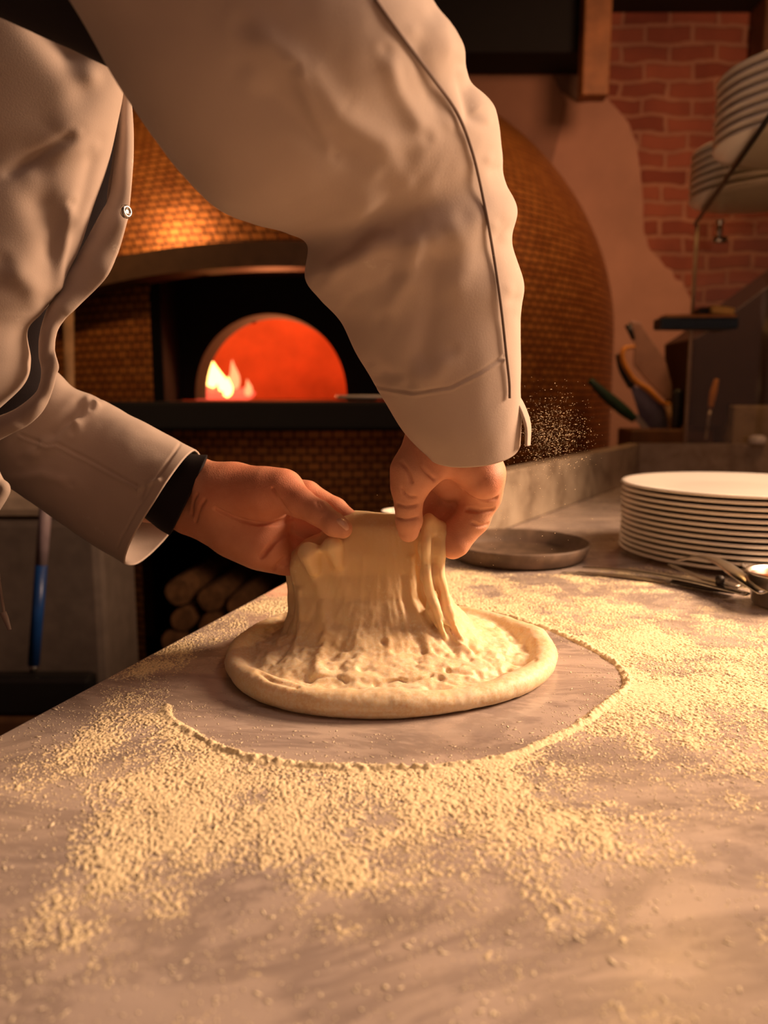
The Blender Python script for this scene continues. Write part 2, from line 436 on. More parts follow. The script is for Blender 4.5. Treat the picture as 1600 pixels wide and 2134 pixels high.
def mat_glass():
    s = NT('clear glass'); s.set(Base_Color=(0.75, 0.80, 0.70), Roughness=0.03)
    out = s.t.nodes['Material Output']; tr = s.n('ShaderNodeBsdfTransparent'); tr.inputs[0].default_value = (0.90, 0.88, 0.83, 1)
    gl = s.n('ShaderNodeBsdfGlossy'); gl.inputs['Roughness'].default_value = 0.04
    mx = s.n('ShaderNodeMixShader'); mx.inputs[0].default_value = 0.07; s.l(tr.outputs[0], mx.inputs[1]); s.l(gl.outputs[0], mx.inputs[2])
    s.l(mx.outputs[0], out.inputs[0]); s.t.nodes.remove(s.b); return s.m
M['glass'] = mat_glass()

def par(o, p):                # parent without moving
    o.parent = p; o.matrix_parent_inverse = __import__('mathutils').Matrix.Translation(-Vector(p.location)); return o
# ================================================================== THE ROOM
FL = box('floor', (0.2, 1.4, -0.05), (5.6, 5.4, 0.1), M['floor'], bev=0, kind='structure')
WY = 3.55
wb = box('wall_back', (0.2, WY + 0.1, 1.375), (5.6, 0.2, 2.75), M['brick'], bev=0, kind='structure')
box('wall_left', (-2.65, 1.4, 1.375), (0.1, 5.4, 2.75), M['dark'], bev=0, kind='structure')
box('wall_right', (3.05, 1.4, 1.375), (0.1, 5.4, 2.75), M['plaster2'], bev=0, kind='structure')
box('ceiling', (0.2, 1.4, 2.80), (5.6, 5.4, 0.1), M['dark'], bev=0, kind='structure')
# plaster coat over the brick, with a broken edge
edge = [(1262, 205), (1290, 232), (1318, 275), (1330, 330), (1338, 400), (1342, 470), (1352, 515), (1385, 552), (1410, 580), (1436, 615), (1450, 700), (1452, 800), (1460, 1100)]
jit = []
ec = catmull(edge, 60)
for i, (x, y) in enumerate(ec):
    jit.append((x + 5 * mnoise.noise(Vector((i * 0.45, 0, 3))), y + 5 * mnoise.noise(Vector((i * 0.45, 5, 3)))))
E3 = [atY(x, y, WY - 0.02) for x, y in jit]
outl = [np.array((-2.6, WY - 0.02, 0.0)), np.array((E3[-1][0], WY - 0.02, 0.0))] + E3[::-1] + [np.array((E3[0][0], WY - 0.02, 2.748)), np.array((-2.6, WY - 0.02, 2.748))]
par(prism('plaster_coat', outl, (0, 0.025, 0), M['plaster'], bev=0), wb)
lower = [(960, 60), (1130, 110), (1180, 215), (1160, 300), (1140, 380), (1200, 470), (900, 560)]
par(prism('plaster_patch', [atY(x, y, WY - 0.028) for x, y in lower], (0, 0.012, 0), M['plaster2'], bev=0.004), wb)
par(prism('plaster_patch', [atY(x, y, WY - 0.034) for x, y in [(1110, 80), (1225, 80), (1258, 206), (1205, 212), (1170, 190)]], (0, 0.006, 0), simple('dark old plaster', (0.15, 0.085, 0.055), 0.9), bev=0), wb)
# dark soffit over the oven and the timber post that hangs beside it
box('trim_1', (-0.86, 3.41, 2.64), (3.47, 0.22, 0.30), M['soot'], bev=0.01, kind='structure')
pa, pb = atY(1216, 60, 3.22), atY(1273, 60, 3.22); zb = atY(1240, 200, 3.22)[2]
box('timber_post', ((pa[0] + pb[0]) / 2, 3.25, (zb + 2.75) / 2), (pb[0] - pa[0], 0.08, 2.748 - zb), simple('orange brown timber', (0.34, 0.14, 0.045), 0.6, 0, 0.3, 12), bev=0.006,
    label='dark timber post hanging down from the ceiling between the plaster and the brick wall', cat='beam')
box('trim_2', (1.62, 3.46, 2.575), (0.13, 0.14, 0.35), M['darkwood'], bev=0.01, kind='structure')

# ------------------------------------------------------------------ the pizza oven
OX, OY, OR = -0.255, 3.40, 1.20
OZ = 1.12                     # oven floor
oven = empty('pizza_oven', (OX, OY, 0), label='large domed pizza oven covered in copper mosaic tiles with a fire burning inside', cat='oven')
def band_z(x): return 1.473 - 0.045 * ((x + 0.29) / 0.55) ** 2
def prof_r(z):
    return OR if z < 1.35 else OR * math.sqrt(max(0, 1 - ((z - 1.35) / 1.06) ** 2))
nph = 260; zs = list(np.linspace(0.02, 1.35, 72)) + [1.35 + 1.06 * math.sin(a) for a in np.linspace(0.0, math.pi / 2, 60)[1:]]
ph = np.linspace(-math.pi, 0, nph)     # front half faces -y
V = []; UV = []; arc = 0; pz = zs[0]; prr = prof_r(pz)
for z in zs:
    r = prof_r(z); arc += math.hypot(z - pz, r - prr); pz, prr = z, r
    for a in ph:
        V.append((OX + r * math.cos(a), OY + r * math.sin(a), z)); UV.append((a * OR * max(0.25, r / OR), arc))
V = np.array(V); Q = []
nz = len(zs); ii, jj = np.meshgrid(np.arange(nz - 1), np.arange(nph - 1), indexing='ij')
Q = np.stack([ii * nph + jj, ii * nph + jj + 1, (ii + 1) * nph + jj + 1, (ii + 1) * nph + jj], -1).reshape(-1, 4)
cen = V[Q].mean(1)
xl, xr = atY(312, 730, 2.27)[0], 0.13
hole = (cen[:, 1] < OY - 0.3) & (cen[:, 0] > xl) & (cen[:, 0] < xr) & (cen[:, 2] > OZ - 0.05) & (cen[:, 2] < np.array([band_z(x) for x in cen[:, 0]]) + 0.01)
nic = (cen[:, 1] < OY - 0.3) & (cen[:, 0] > -0.74) & (cen[:, 0] < 0.10) & (cen[:, 2] > 0.12) & (cen[:, 2] < 0.74)
dome = mesh('dome', V, Q[~(hole | nic)], M['tile'], uv=UV); par(dome, oven)
# hood band above the opening, follows the dome
bx = np.linspace(-1.02, 0.12, 50); prof = []
for x in bx:
    yy = OY - math.sqrt(OR ** 2 - (x - OX) ** 2); n = np.array((x - OX, yy - OY)) / OR; z0 = band_z(x)
    for (o, dz) in ((-0.02, 0), (0.09, -0.004), (0.095, 0.06), (-0.06, 0.075)):
        prof.append((x + n[0] * o, yy + n[1] * o, z0 + dz))
Fc = [(i * 4 + a, i * 4 + (a + 1) % 4, (i + 1) * 4 + (a + 1) % 4, (i + 1) * 4 + a) for i in range(49) for a in range(4)] + [(0, 1, 2, 3), (199, 198, 197, 196)]
par(mesh('hood_band', prof, Fc, M['bronze'], smooth=False), oven)
# smoky recess: side walls, top, and the inner wall with the arched mouth
YM = 2.62
mc = atY(565, 828, YM)[0]; mr = 155 / F * YM / 0.995; mh = (828 - 660) / F * YM * 1.02
arch = [(mc + mr * math.cos(a), OZ + mh * math.sin(a) ** 0.92 if math.sin(a) > 0 else OZ) for a in np.linspace(0, math.pi, 49)]
V = []; Fc = []
for i, (x, z) in enumerate(arch):
    a = math.pi * i / 48; s = 1 / max(abs(math.cos(a)), abs(math.sin(a)), 1e-6)
    ox = mc + 0.62 * math.cos(a) * s; oz = OZ + min(0.62 * math.sin(a) * s, 0.62)
    V += [(x, YM, z), (ox, YM, oz), (x, YM + 0.16, z)]
for i in range(48):
    Fc += [(i*3, i*3+1, (i+1)*3+1, (i+1)*3), (i*3, (i+1)*3, (i+1)*3+2, i*3+2)]
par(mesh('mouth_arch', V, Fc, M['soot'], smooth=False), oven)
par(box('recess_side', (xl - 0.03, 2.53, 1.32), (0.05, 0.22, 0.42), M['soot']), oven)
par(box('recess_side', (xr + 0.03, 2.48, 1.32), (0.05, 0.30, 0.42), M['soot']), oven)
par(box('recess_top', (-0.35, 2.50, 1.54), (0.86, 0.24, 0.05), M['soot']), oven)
V, Q = lathe_data([(1.0 * math.cos(a), 0.42 * math.sin(a)) for a in np.linspace(0, math.pi / 2 - 0.01, 24)], 64)
V = V * np.array((0.60, 0.38, 1)) + np.array((mc + 0.02, YM + 0.14 + 0.30, OZ)); cen = V[Q].mean(1); Q = Q[cen[:, 1] > YM + 0.16]
par(mesh('chamber', V, Q, M['chamber']), oven)
par(box('hearth', (mc, 2.97, OZ - 0.025), (1.3, 1.0, 0.04), M['chamber'], bev=0), oven)
shelf_z = OZ - 0.004
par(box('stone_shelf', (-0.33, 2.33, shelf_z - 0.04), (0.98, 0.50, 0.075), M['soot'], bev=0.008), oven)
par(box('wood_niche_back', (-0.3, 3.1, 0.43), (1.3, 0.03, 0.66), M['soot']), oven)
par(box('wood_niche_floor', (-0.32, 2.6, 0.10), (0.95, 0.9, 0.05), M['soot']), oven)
# fire
fire = empty('fire', (mc - 0.17, 2.95, OZ), label='yellow flames and red embers burning inside the oven mouth, at its left', cat='fire')
def flame(name, px, py0, py1, w, Y, mat, lean=0):
    a = atY(px, py0, Y); b = atY(px + lean, py1, Y); w = w / F * Y
    tt = np.linspace(0, 1, 9); pts = np.outer(1 - tt, a) + np.outer(tt, b); pts[:, 0] += w * 0.35 * np.sin(tt * 4.5)
    rad = w * np.array([0.55, 0.85, 1.0, 0.95, 0.82, 0.62, 0.42, 0.22, 0.04])
    o = tube(name, pts, rad, mat, n=10, steps=20); return par(o, fire)
flame('flame', 437, 805, 738, 15, 2.95, M['flame'], 2)
flame('flame', 462, 815, 768, 10, 3.0, M['flame'], -4)
flame('flame', 482, 815, 750, 12, 3.05, M['flame_dim'], 6)
flame('flame', 470, 826, 785, 9, 2.92, M['flame'], 8)
flame('flame', 514, 824, 790, 8, 3.05, M['flame_dim'], 4)
flame('flame', 428, 826, 770, 14, 3.0, M['flame_dim'], 2)
for k, (px, pz, r) in enumerate([(428, 818, .045), (455, 822, .04), (490, 823, .04), (508, 824, .035), (440, 824, .05)]):
    c = atY(px, pz, 3.0 + 0.03 * k); V, Q = lathe_data([(r * math.cos(a), r * 0.8 * math.sin(a)) for a in np.linspace(-math.pi / 2, math.pi / 2, 9)], 12)
    V = V + 0.012 * fbm(V * 40, 2, k)[:, None] + c; V[:, 2] = np.maximum(V[:, 2], OZ - 0.002)
    par(mesh('ember', V, Q, M['ember']), fire)
def point(name, loc, power, col, r=0.05):
    l = bpy.data.lights.new(name, 'POINT'); l.energy = power; l.color = col; l.shadow_soft_size = r
    o = bpy.data.objects.new(name, l); COL.objects.link(o); o.location = loc; return o
point('fire_glow', (mc - 0.02, 2.95, OZ + 0.18), 3.8, (1.0, 0.30, 0.10), 0.08)

# items on the oven shelf
PLATE_PROF = lambda R, t=0.0046: [(0.001, 0.0), (R * 0.55, 0.0), (R * 0.60, 0.0015), (R * 0.80, 0.0035), (R * 0.985, 0.0075 + 0.001), (R, 0.0075 + t * 0.55), (R * 0.985, 0.0075 + t), (R * 0.95, 0.0075 + t * 0.8), (R * 0.78, 0.0082), (R * 0.62, 0.0045), (R * 0.5, 0.0036), (0.001, 0.0036)]
c = atY(752, 828, 2.22)
lathe('plate', PLATE_PROF(0.075, 0.008), M['plate'], loc=(c[0], 2.25, shelf_z), label='small white plate on the oven shelf, right of the fiery mouth', cat='plate')
c = atY(165, 812, 2.35)
pl = empty('pizza_peel', (c[0] - 0.02, 2.02, 0), label='pale wooden pizza peel standing against the left side of the oven', cat='peel')
a, b = atY(142, 600, 2.02), atY(150, 1260, 2.02)
par(tube('handle', [a, (a + b) / 2, b], 0.013, M['wood']), pl)
bl = [np.array((b[0] + x, 2.02, b[2] + z)) for x, z in ((-0.02, 0.02), (0.02, 0.02), (0.09, -0.05), (0.10, -0.18), (0.08, -b[2] + 0.005), (-0.08, -b[2] + 0.005), (-0.10, -0.18), (-0.09, -0.05))]
par(prism('blade', bl, (0, 0.014, 0), M['wood']), pl)
c = atY(175, 800, 2.35)
box('side_cabinet', (-1.02, 2.17, 0.545), (0.34, 0.27, 1.09), M['soot'], label='dark cabinet standing left of the oven under a wooden board', cat='cabinet')
box('wooden_board', (-0.98, 2.17, 1.1015), (0.30, 0.22, 0.022), M['wood'], bev=0.008, label='pale wooden board lying left of the oven at shelf height', cat='board')

# firewood in the niche
logs = [(372, 1235, 30), (380, 1292, 27), (360, 1338, 26), (438, 1250, 28), (440, 1305, 27), (496, 1262, 25), (502, 1318, 27)]
names = ['topmost of the two logs at the left of the niche', 'round ended log, middle of the left pile', 'lowest log at the left of the pile', 'upper log in the second column of the pile', 'lower log in the second column of the pile', 'upper log at the right of the pile', 'lower log at the right of the pile']
for k, (px, py_, r) in enumerate(logs):
    c = atY(px, py_, 2.32); R = r / F * 2.32; n = 14
    ang = np.linspace(0, 2 * np.pi, n, endpoint=False); rr = R * (1 + 0.16 * np.array([mnoise.noise(Vector((math.cos(t) * 1.3, math.sin(t) * 1.3, k * 3.7))) for t in ang]))
    ring = np.stack([rr * np.cos(ang), 0 * ang, rr * np.sin(ang)], -1); V = np.vstack([c + ring * 0.93, c + ring + (0, 0.01, 0), c + ring * 1.02 + (0.04, 0.42, 0.0)])
    Fc = [tuple(range(n))[::-1]] + [(l * n + j, l * n + (j + 1) % n, (l + 1) * n + (j + 1) % n, (l + 1) * n + j) for l in (0, 1) for j in range(n)] + [tuple(range(2 * n, 3 * n))]
    mesh('firewood_log', V, Fc, M['bark'], smooth=False, label='split firewood, ' + names[k], cat='log', group='firewood stacked under the oven')

# bin, broom
c0, c1 = atY(-90, 1060, 1.70), atY(205, 1060, 1.70)
ztop = atY(60, 1025, 1.70)[2]; bw = c1[0] - c0[0]
bn = empty('storage_bin', ((c0[0] + c1[0]) / 2, 1.82, 0), label='tall greyish plastic bin with a pale lid behind the blue broom pole', cat='bin')
h0 = ztop - 0.06
par(box('bin_body', (bn.location.x, 1.82, 0.14 + (h0 - 0.14) / 2), (bw, 0.24, h0 - 0.14), M['bin'], bev=0.02), bn)
par(box('lid', (bn.location.x - 0.05, 1.82, h0 + 0.034), (bw * 0.84, 0.26, 0.065), simple('cream plastic', (0.50, 0.38, 0.28), 0.5), bev=0.02), bn)
par(box('bin_base', (bn.location.x, 1.82, 0.07), (bw * 0.8, 0.2, 0.14), M['black'], bev=0.02), bn)
a, b = atY(98, 1020, 1.60), atY(70, 1385, 1.60)
br = empty('broom', (b[0], 1.6, 0), label='broom with a bright blue pole standing in front of the bin', cat='broom')
mid = a + (b - a) * 0.42
par(tube('handle_grip', [a, mid], 0.0125, simple('pale worn plastic', (0.32, 0.24, 0.26), 0.5)), br)
par(tube('pole', [mid, b], 0.0125, M['blue']), br)
par(tube('pole_tip', [b, b + (b - a) * 0.04], [0.009, 0.007], M['steel']), br)
par(box('broom_head', (b[0], 1.6, b[2] - 0.065), (0.26, 0.05, 0.09), M['black'], bev=0.012), br)
par(box('bristles', (b[0], 1.6, (b[2] - 0.11) / 2), (0.28, 0.06, b[2] - 0.11), M['darkwood'], bev=0.01), br)

# ================================================================== THE MARBLE TABLE AND COUNTER
ed = np.array((0.134, 0.425)); ed = ed / np.linalg.norm(ed); e0 = np.array((-0.257, 0.487))
def edge_at(y): return e0 + ed * (y - e0[1]) / ed[1]
A, B = edge_at(-0.75), edge_at(2.3)
outl = [(A[0], A[1]), (1.7, A[1]), (1.7, 2.3), (B[0], B[1])]
tb = empty('marble_table', (0.6, 0.8, 0), label='large grey veined marble worktop dusted with flour, filling the foreground', cat='table')
par(prism('marble_top', [(x, y, T) for x, y in outl], (0, 0, -0.035), M['marble'], bev=0.003), tb)
inn = [(A[0] + 0.12, A[1] + 0.05), (1.65, A[1] + 0.05), (1.65, 2.25), (B[0] + 0.10, 2.25)]
par(prism('table_base', [(x, y, T - 0.036) for x, y in inn], (0, 0, -(T - 0.037)), M['darkwood'], bev=0.003), tb)
# stone upstand
UH = 0.10
w0 = np.array((0.20, 1.284)); wd = np.array((0.50, 0.816)); wd /= np.linalg.norm(wd); w1 = np.array((0.70, 2.10)); ws = w0 - wd * 0.22
nr = np.array((-wd[1], wd[0]))
up = [ws, w1, np.array((1.68, 2.10)), np.array((1.68, 2.14)), w1 + np.array((-0.02, 0.04)), ws + nr * 0.035]
st = mesh('stone_upstand', [(0, 0, 0)], [], None, label='beige mottled stone upstand along the back of the marble worktop', cat='upstand')
bpy.data.objects.remove(st)
prism('stone_upstand', [(p[0], p[1], T + UH) for p in up], (0, 0, -UH + 0.0005), M['stone'], bev=0.003, label='beige mottled stone upstand running along the back of the marble worktop', cat='upstand')
zr = atY(1560, 845, 2.33)[2]
box('stone_counter', (1.50, 2.56, zr / 2), (0.92, 0.52, zr), M['stone'], bev=0.004, label='pale stone counter behind the upstand at the right edge', cat='counter')
box('back_cupboard', (0.81, 2.445, 0.45), (0.42, 0.20, 0.90), M['darkwood'], label='dark low cupboard behind the upstand carrying the knife block', cat='cupboard')

# ------------------------------------------------------------------ plate stacks
def ordinal(k):
    return ['topmost', 'second from the top', 'third from the top', 'fourth from the top', 'fifth from the top', 'sixth from the top', 'seventh from the top', 'eighth from the top', 'ninth from the top', 'tenth from the top', 'eleventh from the top', 'twelfth from the top', 'thirteenth from the top', 'fourteenth from the top', 'fifteenth from the top', 'sixteenth from the top'][k]
def stack(cx, cy, z0, n, R, dz, t, where, grp):
    V, Q = lathe_data(PLATE_PROF(R, t), 96)
    first = None
    for k in range(n):
        lab = f'white pizza plate, {ordinal(n - 1 - k) if k else "bottom one"} in the {where}'
        if first is None:
            o = first = mesh('plate', V, Q, M['plate'], label=lab, cat='plate', group=grp)
        else:
            o = first.copy(); o['label'] = lab; COL.objects.link(o)
        o.location = (cx + RNG.normal(0, 0.0007), cy + RNG.normal(0, 0.0007), z0 + k * dz)
stack(0.505, 1.08, T + 0.0002, 13, 0.162, 0.0077, 0.0050, 'tall stack on the marble worktop', 'plates stacked on the marble worktop')
GZ = CAMZ + 0.222 * 2.1
# glass shelf and screen
gs = empty('glass_shelf', (1.0, 1.7, GZ), label='glass shelf with steel clamp and upright glass screen, carrying plates above the counter', cat='shelf')
q = [(0.600, 1.20), (1.5, 1.20), (1.5, 2.14), (0.83, 2.14)]
par(prism('shelf_pane', [(x, y, GZ) for x, y in q], (0, 0, -0.010), M['glass'], bev=0), gs)
par(tube('pane_edge', [(0.600, 1.20, GZ - 0.005), (0.83, 2.14, GZ - 0.005)], 0.0048, M['black'], n=8), gs)
px_ = atY(1441, 700, 2.115)[0]
par(box('screen_pane', ((px_ + 1.5) / 2, 2.12, (T + UH + GZ - 0.012) / 2), (1.5 - px_, 0.010, GZ - 0.012 - T - UH), M['glass'], bev=0), gs)
par(tube('screen_edge', [(px_, 2.12, T + UH), (px_, 2.12, GZ - 0.012)], 0.0055, simple('bright glass edge', (0.45, 0.33, 0.25), 0.2), n=8), gs)
a, b = atY(1500, 460, 2.07), atY(1497, 500, 2.07)
par(tube('clamp', [a, a + (b - a) * .25, a + (b - a) * .5, a + (b - a) * .86, b], [0.012, 0.007, 0.009, 0.008, 0.016], M['steel'], steps=20), gs)
par(tube('clamp_screw', [b + (-0.012, 0, 0), b + (0.02, 0, 0)], 0.008, M['steel']), gs)
par(tube('shelf_post', [(1.45, 2.05, T), (1.45, 2.05, GZ - 0.011)], 0.015, M['steel']), gs)
par(tube('shelf_post', [(1.45, 1.25, T), (1.45, 1.25, GZ - 0.011)], 0.015, M['steel']), gs)
stack(0.80, 1.54, GZ + 0.0005, 8, 0.165, 0.0170, 0.0085, 'near stack on the glass shelf', 'plates in the near stack on the glass shelf')
stack(0.905, 1.93, GZ + 0.0005, 7, 0.165, 0.0170, 0.0085, 'far stack on the glass shelf', 'plates in the far stack on the glass shelf')
# dark appliance behind the screen
q = [(1437, 905), (1437, 715), (1475, 690), (1600, 596), (1800, 450), (1800, 905)]
prism('steel_cabinet', [atY(x, y, 2.33) for x, y in [(1447, 890), (1447, 706), (1475, 688), (1600, 596), (1760, 480), (1760, 843), (1514, 843), (1512, 890)]], (0, 0.25, 0), simple('dark brown enamel', (0.030, 0.012, 0.007), 0.5), bev=0.004,
      label='dark steel appliance with a slanting top behind the glass screen', cat='appliance')
# small blue tray and yellow sponge in front of the screen
tr = empty('tray_shelf', tuple(atY(1445, 670, 2.06)), label='small dark blue shelf fixed to the glass screen, holding the yellow sponge', cat='shelf')
c0, c1 = atY(1368, 672, 2.08), atY(1530, 672, 2.08)
par(box('tray', ((c0[0] + c1[0]) / 2, 2.08, c0[2] - 0.004), (c1[0] - c0[0], 0.06, 0.030), M['navy'], bev=0.006), tr)
par(box('tray_top', ((c0[0] + c1[0]) / 2 + 0.004, 2.08, c0[2] + 0.0145), (c1[0] - c0[0] - 0.02, 0.055, 0.008), simple('orange lit tray top', (0.55, 0.25, 0.10), 0.5), bev=0.003), tr)  # orange light falling on the tray's top, painted in as its colour
c = atY(1500, 652, 2.08)
box('sponge', (c[0], 2.08, c0[2] + 0.030), (0.062, 0.045, 0.020), M['yellow'], bev=0.006, rot=(0, math.radians(8), 0), label='yellow sponge lying on the small blue shelf', cat='sponge')
c = atY(1478, 652, 2.08)
box('scrubbing_pad', (c[0] - 0.020, 2.08, c0[2] + 0.028), (0.03, 0.04, 0.018), M['black'], bev=0.006, label='black scrubbing pad beside the yellow sponge', cat='pad')

# ------------------------------------------------------------------ knife block and tools behind the upstand
YT = 2.44
kb0, kb1 = atY(1300, 905, YT), atY(1470, 905, YT); zt = atY(1380, 893, YT)[2]
kb = box('knife_block', ((kb0[0] + kb1[0]) / 2, YT, (0.901 + zt) / 2), (kb1[0] - kb0[0], 0.14, zt - 0.901), M['darkwood'], bev=0.006, label='dark low utensil block behind the upstand, full of standing tools', cat='utensil holder')
def T3(px, py, Y=YT): return atY(px, py, Y)
kn = empty('knife', tuple(T3(1345, 890)), label='green handled knife leaning out of the block to the left', cat='knife')
par(tube('handle', [T3(1228, 792), T3(1262, 824), T3(1300, 856), T3(1322, 874)], [0.010, 0.017, 0.018, 0.012], M['green'], steps=20), kn)
par(prism('blade', [T3(1316, 866), T3(1328, 862), T3(1362, 903), T3(1350, 908)], (0, 0.004, 0), M['steel'], bev=0), kn)
sc = empty('spatula', tuple(T3(1390, 890)), label='tall spatula with a curved orange-lit edge and stem, standing in the block', cat='spatula')
par(prism('spatula_blade', [T3(*p, YT + 0.02) for p in [(1312, 668), (1335, 672), (1352, 700), (1385, 745), (1400, 800), (1402, 836), (1385, 832), (1345, 790), (1320, 760), (1322, 715)]], (0, 0.008, 0), simple('brown plastic', (0.30, 0.17, 0.12), 0.4), bev=0.003), sc)
par(tube('lit_edge', [T3(1322, 722), T3(1300, 728), T3(1298, 752), T3(1320, 790), T3(1350, 812), T3(1378, 838), T3(1396, 842)], [0.008, 0.012, 0.013, 0.012, 0.015, 0.011, 0.009], M['orange_lit'], steps=40, flat=0.6), sc)  # orange-lit edge of the blade, its light given as colour
par(tube('stem', [T3(1392, 845), T3(1400, 892)], [0.010, 0.009], M['wood']), sc)
par(tube('tip', [T3(1308, 676), T3(1320, 708)], [0.011, 0.006], M['black']), sc)
sc2 = empty('scraper', tuple(T3(1370, 890)), label='bluish steel dough scraper with a black handle standing behind the orange edge', cat='scraper')
par(prism('blade', [T3(*p, YT + 0.035) for p in [(1312, 802), (1355, 812), (1382, 838), (1396, 905), (1345, 905)]], (0, 0.004, 0), simple('bluish steel', (0.16, 0.15, 0.24), 0.35, 0.6), bev=0.001), sc2)
par(tube('handle', [T3(1288, 738, YT + 0.037), T3(1298, 770, YT + 0.037), T3(1316, 806, YT + 0.037)], [0.010, 0.014, 0.012], M['black'], steps=14), sc2)
kn2 = empty('knife', tuple(T3(1415, 890)), label='knife with an upright thick black handle beside the glass screen', cat='knife')
par(tube('handle', [T3(1412, 812), T3(1409, 860), T3(1406, 893)], [0.018, 0.020, 0.017], M['black'], steps=14), kn2)
refl_ = empty('reflection', tuple(T3(1470, 890)), label='orange reflection seen through the glass screen, built as a coloured rod', cat='reflection')  # orange reflection built as an added object; its colour stands in for light
par(tube('handle', [T3(1493, 790, 2.27), T3(1486, 820, 2.27), T3(1480, 850, 2.27)], [0.006, 0.010, 0.007], M['orange_lit'], steps=12), refl_)
par(tube('reflection_rod', [T3(1480, 850, 2.27), T3(1470, 915, 2.27)], 0.004, M['steel']), refl_)
c = atZ(1572, 922, T + UH)
lathe('salt_cellar', [(0.001, 0), (0.022, 0), (0.025, 0.006), (0.022, 0.018), (0.012, 0.024), (0.001, 0.024)], M['plate'], n=24, loc=(atY(1570, 920, 2.085)[0], 2.085, T + UH) if False else (atY(1570, 920, 2.12)[0], 2.10, T + UH), label='small white round cap lying on the stone upstand at the right', cat='cap')

# ------------------------------------------------------------------ things lying on the marble
tc = np.array((0.187, 1.065))
lathe('pan', [(0.001, 0.0), (0.085, 0.0), (0.094, 0.004), (0.101, 0.022), (0.099, 0.024), (0.091, 0.008), (0.084, 0.004), (0.001, 0.004)], simple('floury dark pan', (0.13, 0.085, 0.06), 0.6, 0, 0.4, 40), n=80, loc=(tc[0], tc[1], T + 0.0003),
      label='shallow dark round pan lying behind the dough on the marble', cat='pan')
lathe('cup', [(0.001, 0), (0.024, 0), (0.028, 0.01), (0.032, 0.07), (0.0305, 0.0705), (0.026, 0.012), (0.001, 0.006)], M['plate'], n=40, loc=(0.028, 1.04, T + 0.0003), label='small white cup standing behind the dough between the two hands', cat='cup')
def G(px, py, z): return atZ(px, py, T + z)
tg = empty('tongs', tuple(G(1440, 1200, 0.0)), label='long steel tongs lying on the marble in front of the tall plate stack', cat='tongs')
tp = dict(steps=40, flat=0.35)
par(tube('arm', [G(1215, 1182, 0.006), G(1320, 1190, 0.008), (G(1430, 1208, 0.010)), G(1500, 1224, 0.012), G(1555, 1238, 0.013)], [0.0035, 0.005, 0.007, 0.007, 0.006], M['steel'], **tp), tg)
par(tube('arm', [G(1410, 1168, 0.022), G(1460, 1160, 0.030), G(1500, 1172, 0.030), G(1540, 1200, 0.028), G(1590, 1236, 0.020)], [0.004, 0.006, 0.008, 0.009, 0.006], M['steel'], **tp), tg)
par(tube('arm', [G(1395, 1176, 0.012), G(1450, 1200, 0.012), G(1490, 1214, 0.012), G(1540, 1224, 0.012)], [0.003, 0.006, 0.011, 0.008], M['steel'], **tp), tg)
par(tube('pivot', [G(1500, 1214, 0.006), G(1500, 1208, 0.022)], 0.005, M['darksteel']), tg)
kn3 = empty('table_knife', tuple(G(1350, 1200, 0.0)), label='thin steel knife lying flat on the marble, pointing at the dark pan', cat='knife')
par(tube('blade', [G(1170, 1192, 0.002), G(1280, 1198, 0.003), G(1400, 1212, 0.003)], [0.002, 0.007, 0.008], simple('plain steel', (0.5, 0.46, 0.42), 0.3, 1.0), steps=20, flat=0.15), kn3)
par(tube('handle', [G(1400, 1212, 0.004), G(1470, 1222, 0.005), G(1530, 1232, 0.006)], [0.005, 0.008, 0.007], M['darksteel'], steps=20, flat=0.5), kn3)
cc = G(1626, 1262, 0.0)
mcup = lathe('measuring_cup', [(0.001, 0), (0.030, 0), (0.033, 0.003), (0.0385, 0.034), (0.041, 0.036), (0.0405, 0.0375), (0.037, 0.036), (0.031, 0.006), (0.001, 0.004)], M['steel'], n=64, loc=(cc[0] + 0.004, cc[1], T + 0.0003), label='small steel measuring cup of orange sauce at the right edge', cat='cup')
lathe('sauce', [(0.001, 0.033), (0.0362, 0.033), (0.034, 0.024), (0.001, 0.024)], M['sauce'], n=48, parent=mcup)
cc2 = G(1585, 1215, 0.0)
lathe('small_bowl', [(0.001, 0), (0.022, 0), (0.040, 0.018), (0.041, 0.020), (0.039, 0.020), (0.022, 0.004), (0.001, 0.003)], M['plate'], n=48, loc=(cc2[0] + 0.02, cc2[1] + 0.0, T + 0.0003), label='small shallow white dish behind the steel measuring cup', cat='dish')

# ================================================================== THE DOUGH
OUT = [(471, 1392), (480, 1432), (520, 1462), (600, 1490), (700, 1503), (800, 1505), (900, 1500), (1000, 1484), (1090, 1458), (1145, 1425), (1161, 1392), (1140, 1350), (1085, 1325), (1020, 1302), (930, 1288), (800, 1283), (680, 1288), (590, 1308), (520, 1338), (482, 1366)]
og = np.array([atZ(x, y)[:2] for x, y in OUT]); DC = np.array((0.006, 0.628))
rel = og - DC; oa = np.arctan2(rel[:, 1], rel[:, 0]); orr = np.hypot(rel[:, 0], rel[:, 1]); srt = np.argsort(oa)
def Rout(a): return np.interp(a, np.r_[oa[srt] - 2 * np.pi, oa[srt], oa[srt] + 2 * np.pi], np.r_[orr[srt], orr[srt], orr[srt]])
h = 0.0014
lo = (-0.155, 0.48, T - 0.004); hi = (0.175, 0.79, T + 0.145)
Gd = grid(lo, hi, h)
X, Y, Z = Gd[..., 0], Gd[..., 1], Gd[..., 2] - T
ang = np.arctan2(Y - DC[1], X - DC[0]); rad = np.hypot(X - DC[0], Y - DC[1]); Ro = Rout(ang).astype(np.float32)
rimr = 0.0105 + 0.0015 * np.sin(ang * 3 + 1) + 0.001 * np.sin(ang * 7)
rc = Ro - rimr
drim = np.hypot(rad - rc, (Z - 0.0085) * 1.15) - rimr
ddisc = np.maximum(rad - rc, np.abs(Z - 0.0045) - 0.0055)
